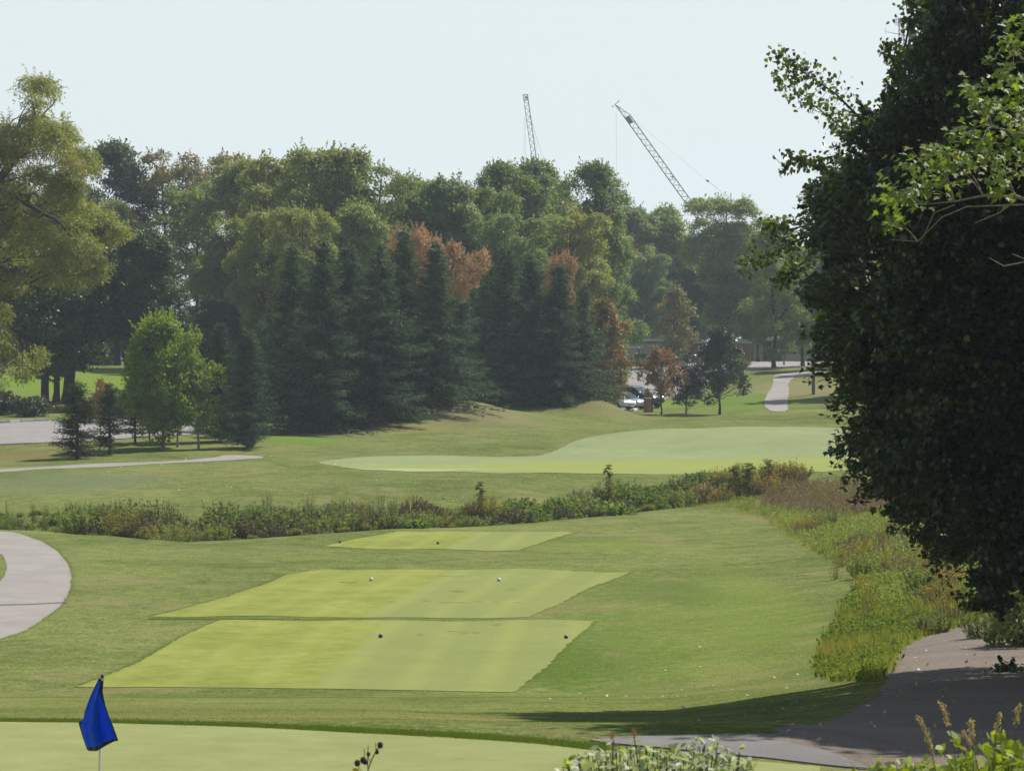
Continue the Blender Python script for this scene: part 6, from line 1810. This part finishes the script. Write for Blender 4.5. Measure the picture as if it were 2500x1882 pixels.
# ------------------------------------------------------------------ plants on the hill in front of the camera
L_fbush = foliage("pale_bush_leaves", (.19, .235, .12), (.44, .48, .32), (.30, .36, .03), .05, 2.5, trans=.35, spec=.2, rough=.5)
L_fyel = foliage("bright_verge_leaves", (.15, .20, .02), (.30, .36, .035), (.40, .38, .05), .05, 2, trans=.45, tcol=(1.3, 1.3, .5))
def front_bush():
    Y = 15.0; b = at(1590, Y); rng = np.random.default_rng(701)
    r = empty("front_bush", b, 0, "pale leaved bush at the bottom edge, slightly out of focus", "bush")
    top = lambda px: np.interp(px, [1330, 1370, 1420, 1500, 1580, 1700, 1780, 1830, 1860], [1900, 1868, 1838, 1828, 1818, 1822, 1812, 1850, 1900])
    mb = MB(); C = []; N = []; D = []; V = []
    for i in range(230):
        px = rng.uniform(1345, 1845); dy = rng.uniform(-.45, .45); py = top(px) + abs(dy) * 45 + rng.exponential(22)
        p = np.array((X_of(px, Y) - b.x, dy, CZ + (HZ - py) * Y / F - b.z))
        s = np.array((p[0] * .35, dy * .3, -.05))
        P = bez(s, (s + p) / 2 + np.array([0, 0, .25]), p, 6); mb.tube(P, list(np.linspace(.007, .002, 6)), 4, False)
        Pa = np.array(P)
        for k in range(26):
            u = 1 - rng.random() ** 1.3 * .75; t = u * 5; ii = min(int(t), 4); c = Pa[ii] * (1 - t + ii) + Pa[ii + 1] * (t - ii)
            d = nrm(rng.normal(size=3) + np.array([0, 0, .2])); C.append(c + d * .03); D.append(d); N.append(rng.normal(size=3) * .5 + np.array([0, -.2, 1.0])); V.append(c[2])
    link("stems", mb.mesh("stems"), STEM, r)
    C = np.array(C); N = np.array(N); D = np.array(D)
    o = np.argsort(-C[:, 2]); vis = o[:900]; sel = vis[rng.permutation(len(vis))][:300]; rest = np.setdiff1d(np.arange(len(C)), sel)
    TPL['leaf'] = np.array([(0, -.5), (.2, -.3), (.27, 0), (.18, .3), (0, .55), (-.18, .3), (-.27, 0), (-.2, -.3)])
    p1 = leaf_proto("leaf", 'leaf', .042, L_fbush); p2 = leaf_proto("leaf", 'leaf', .046, L_fyel)
    leaf_objects(p1, r, C[sel[:250]], N[sel[:250]], D[sel[:250]], .7 + .6 * rng.random(250), None)
    leaf_objects(p2, r, C[sel[250:]], N[sel[250:]], D[sel[250:]], .7 + .6 * rng.random(50), None)
    link("foliage", leaves("foliage", C[rest], N[rest], .042, 'leaf', rng, D[rest]), L_fbush, r, kind="stuff")
    # two rusty leaves on a bare twig
    mb = MB()
    def W(px, py): return np.array((X_of(px, Y) - b.x, -.1, CZ + (HZ - py) * Y / F - b.z))
    mb.tube([W(1494, 1880), W(1494, 1835), W(1497, 1800)], .003, 4, False); mb.tube([W(1560, 1880), W(1552, 1830), W(1546, 1792)], .0025, 4, False); mb.build("twig", STEM, r)
    L_r = foliage("rusty_leaves", (.26, .13, .06), (.36, .19, .09), trans=.2, tcol=(1.2, 1, .7))
    pr_ = leaf_proto("leaf", 'leaf', .038, L_r)
    leaf_objects(pr_, r, [W(1493, 1790), W(1546, 1782), W(1505, 1812)], [(0, -1, .3)] * 3, [(.1, 0, 1), (-.2, 0, 1), (.6, 0, .5)], [1, 1.1, .7], None)
front_bush()
def thistle():
    Y = 14.0; b = at(900, Y); r = empty("dried_thistle", b, 0, "dried thistle stem with dark seed heads sticking up at the bottom edge", "weed")
    def W(px, py, dy=0): return np.array((X_of(px, Y) - b.x, dy, CZ + (HZ - py) * Y / F - b.z))
    mb = MB(); mb.tube([(0, 0, -.05), W(892, 1990), W(898, 1880), W(908, 1852), W(918, 1832), W(927, 1822)], .0028, 5, False)
    for q in ([(898, 1880), (896, 1860), (890, 1852)], [(893, 1900), (880, 1880), (873, 1866)], [(904, 1860), (899, 1850), (898, 1842)], [(918, 1832), (917, 1822), (917, 1813)], [(898, 1872), (897, 1840), (899, 1820)], [(890, 1852), (889, 1838), (890, 1828)]): mb.tube([W(*p) for p in q], .0016, 4, False)
    mb.build("stem", STEM, r)
    m = mat("seed_head_brown", (.035, .022, .02), .9)
    for px, py, rd in ((928, 1819, .0115), (886, 1856, .012), (891, 1860, .010), (872, 1863, .012), (899, 1841, .008), (920, 1836, .008)):
        mb = MB(); mb.sphere((0, 0, 0), rd, 8, 6, (1, 1, 1.25)); 
        for k in range(14):
            a = k * 2.4; z = -.6 + 1.6 * k / 14; q = math.sqrt(max(0, 1 - z * z)); mb.tube([(rd * .8 * q * math.cos(a), rd * .8 * q * math.sin(a), rd * z), (rd * 1.35 * q * math.cos(a), rd * 1.35 * q * math.sin(a), rd * (z * 1.3 + .2))], [.0014, .0004], 3, False)
        mb.build("seed_head", m, r, loc=tuple(W(px, py)))
    p = leaf_proto("leaf", 'leaf', .03, W_yellow); leaf_objects(p, r, [W(868, 1879)], [(0, -1, .4)], [(-1, 0, .2)], [1], None)
thistle()
def verge():
    rng = np.random.default_rng(801)
    tp = [2120, 2160, 2250, 2330, 2400, 2450, 2500, 2560]; ty = [1880, 1872, 1868, 1860, 1848, 1830, 1816, 1806]
    mats = [(L_fyel, "yellow green"), (L_fyel, "yellow green"), (W_green, "mid green")]
    for i in range(38):
        px = 2125 + i * 11.5 + rng.uniform(-8, 8); Y = 16.5 + rng.uniform(-1.2, 1.5); b = at(px, Y)
        H = (HZ - np.interp(px, tp, ty) - rng.uniform(-14, 22)) * Y / F + CZ - b.z
        m, cn = mats[i % 3]; wp = ["at its left tip", "below the leaning tan stalk", "right of the leaning tan stalk", "among the seeding stalks", "in the very corner"][min(4, i // 8)]
        mb = MB(); C = []; D = []; N = []
        for s_ in range(9):
            e = np.array([rng.normal() * .13, rng.normal() * .13, H * rng.uniform(.78, 1.03)]); P = bez(np.array([0, 0, -.05]), e * np.array([.2, .2, .6]), e, 5); mb.tube(P, [.004, .0035, .003, .002, .001], 3, False); Pa = np.array(P)
            for k in range(30):
                u = .25 + .75 * rng.random(); t = u * 4; ii = min(int(t), 3); c = Pa[ii] * (1 - t + ii) + Pa[ii + 1] * (t - ii); d = nrm(rng.normal(size=3) + np.array([0, 0, .5])); C.append(c + d * .022); D.append(d); N.append(rng.normal(size=3) * .7 + np.array([0, -.2, .8]))
        r = empty("verge_plant", b, 0, f"{cn} leafy plant in the blurred lower right verge, {wp}", "plant", f"{cn} plants of the lower right verge, {wp}")
        link("stems", mb.mesh("stems"), STEM, r); link("foliage", leaves("foliage", C, N, .050 * (.6 + .8 * rng.random(len(C))), 'oval', rng, D), m, r, kind="stuff")
    for i, (px, py0, px1, py1, Y) in enumerate([(2305, 1868, 2243, 1752, 14.5), (2350, 1850, 2296, 1716, 15.5), (2380, 1850, 2372, 1760, 15.0), (2420, 1840, 2442, 1745, 15.2), (2475, 1800, 2488, 1725, 15.6), (2410, 1850, 2352, 1790, 15.8)]):
        b = at(px, Y)
        def W(a, c): return np.array((X_of(a, Y) - b.x, 0, CZ + (HZ - c) * Y / F - b.z))
        r = empty("seeding_grass", b, 0, ["thick tan grass stalk leaning left over the dark gravel track", "thin grass stalk curving high over the shaded track", "seeding grass stalk in the lower right verge"][min(i, 2)], "grass stalk", None if i < 2 else "seeding grass stalks of the lower right verge")
        mb = MB(); mb.tube(bez(np.array([0, 0, -.05]), W(px, (py0 + py1) / 2 + 20), W(px1, py1), 8), list(np.linspace(.004, .0012, 8)), 4, False); mb.build("stalk", STEM, r)
        P = np.array(bez(np.array([0, 0, -.05]), W(px, (py0 + py1) / 2 + 20), W(px1, py1), 60)); q = P[40:] if i == 0 else P[46:]
        C = np.repeat(q, 8, 0) + rng.normal(size=(len(q) * 8, 3)) * (.007 if i else .006); D = np.repeat(nrm(P[-1:] - P[30:31]), len(C), 0) + rng.normal(size=C.shape) * .5
        link("seed_spike", leaves("seed_spike", C, rng.normal(size=C.shape), .018, 'long', rng, D), foliage("dry_seed", (.30, .22, .12), (.45, .35, .2)) if i == 0 else bpy.data.materials["dry_seed"], r, kind="stuff")
    n = 900; px = rng.uniform(2120, 2560, n); Y = rng.uniform(14.5, 18, n); P = np.stack([X_of(px, Y), Y], 1)
    tuft_field("verge_grass", 802, None, 0, .66, 8, W_green, w=.05, lean=.35, xy=P, hvar=.50)
verge()
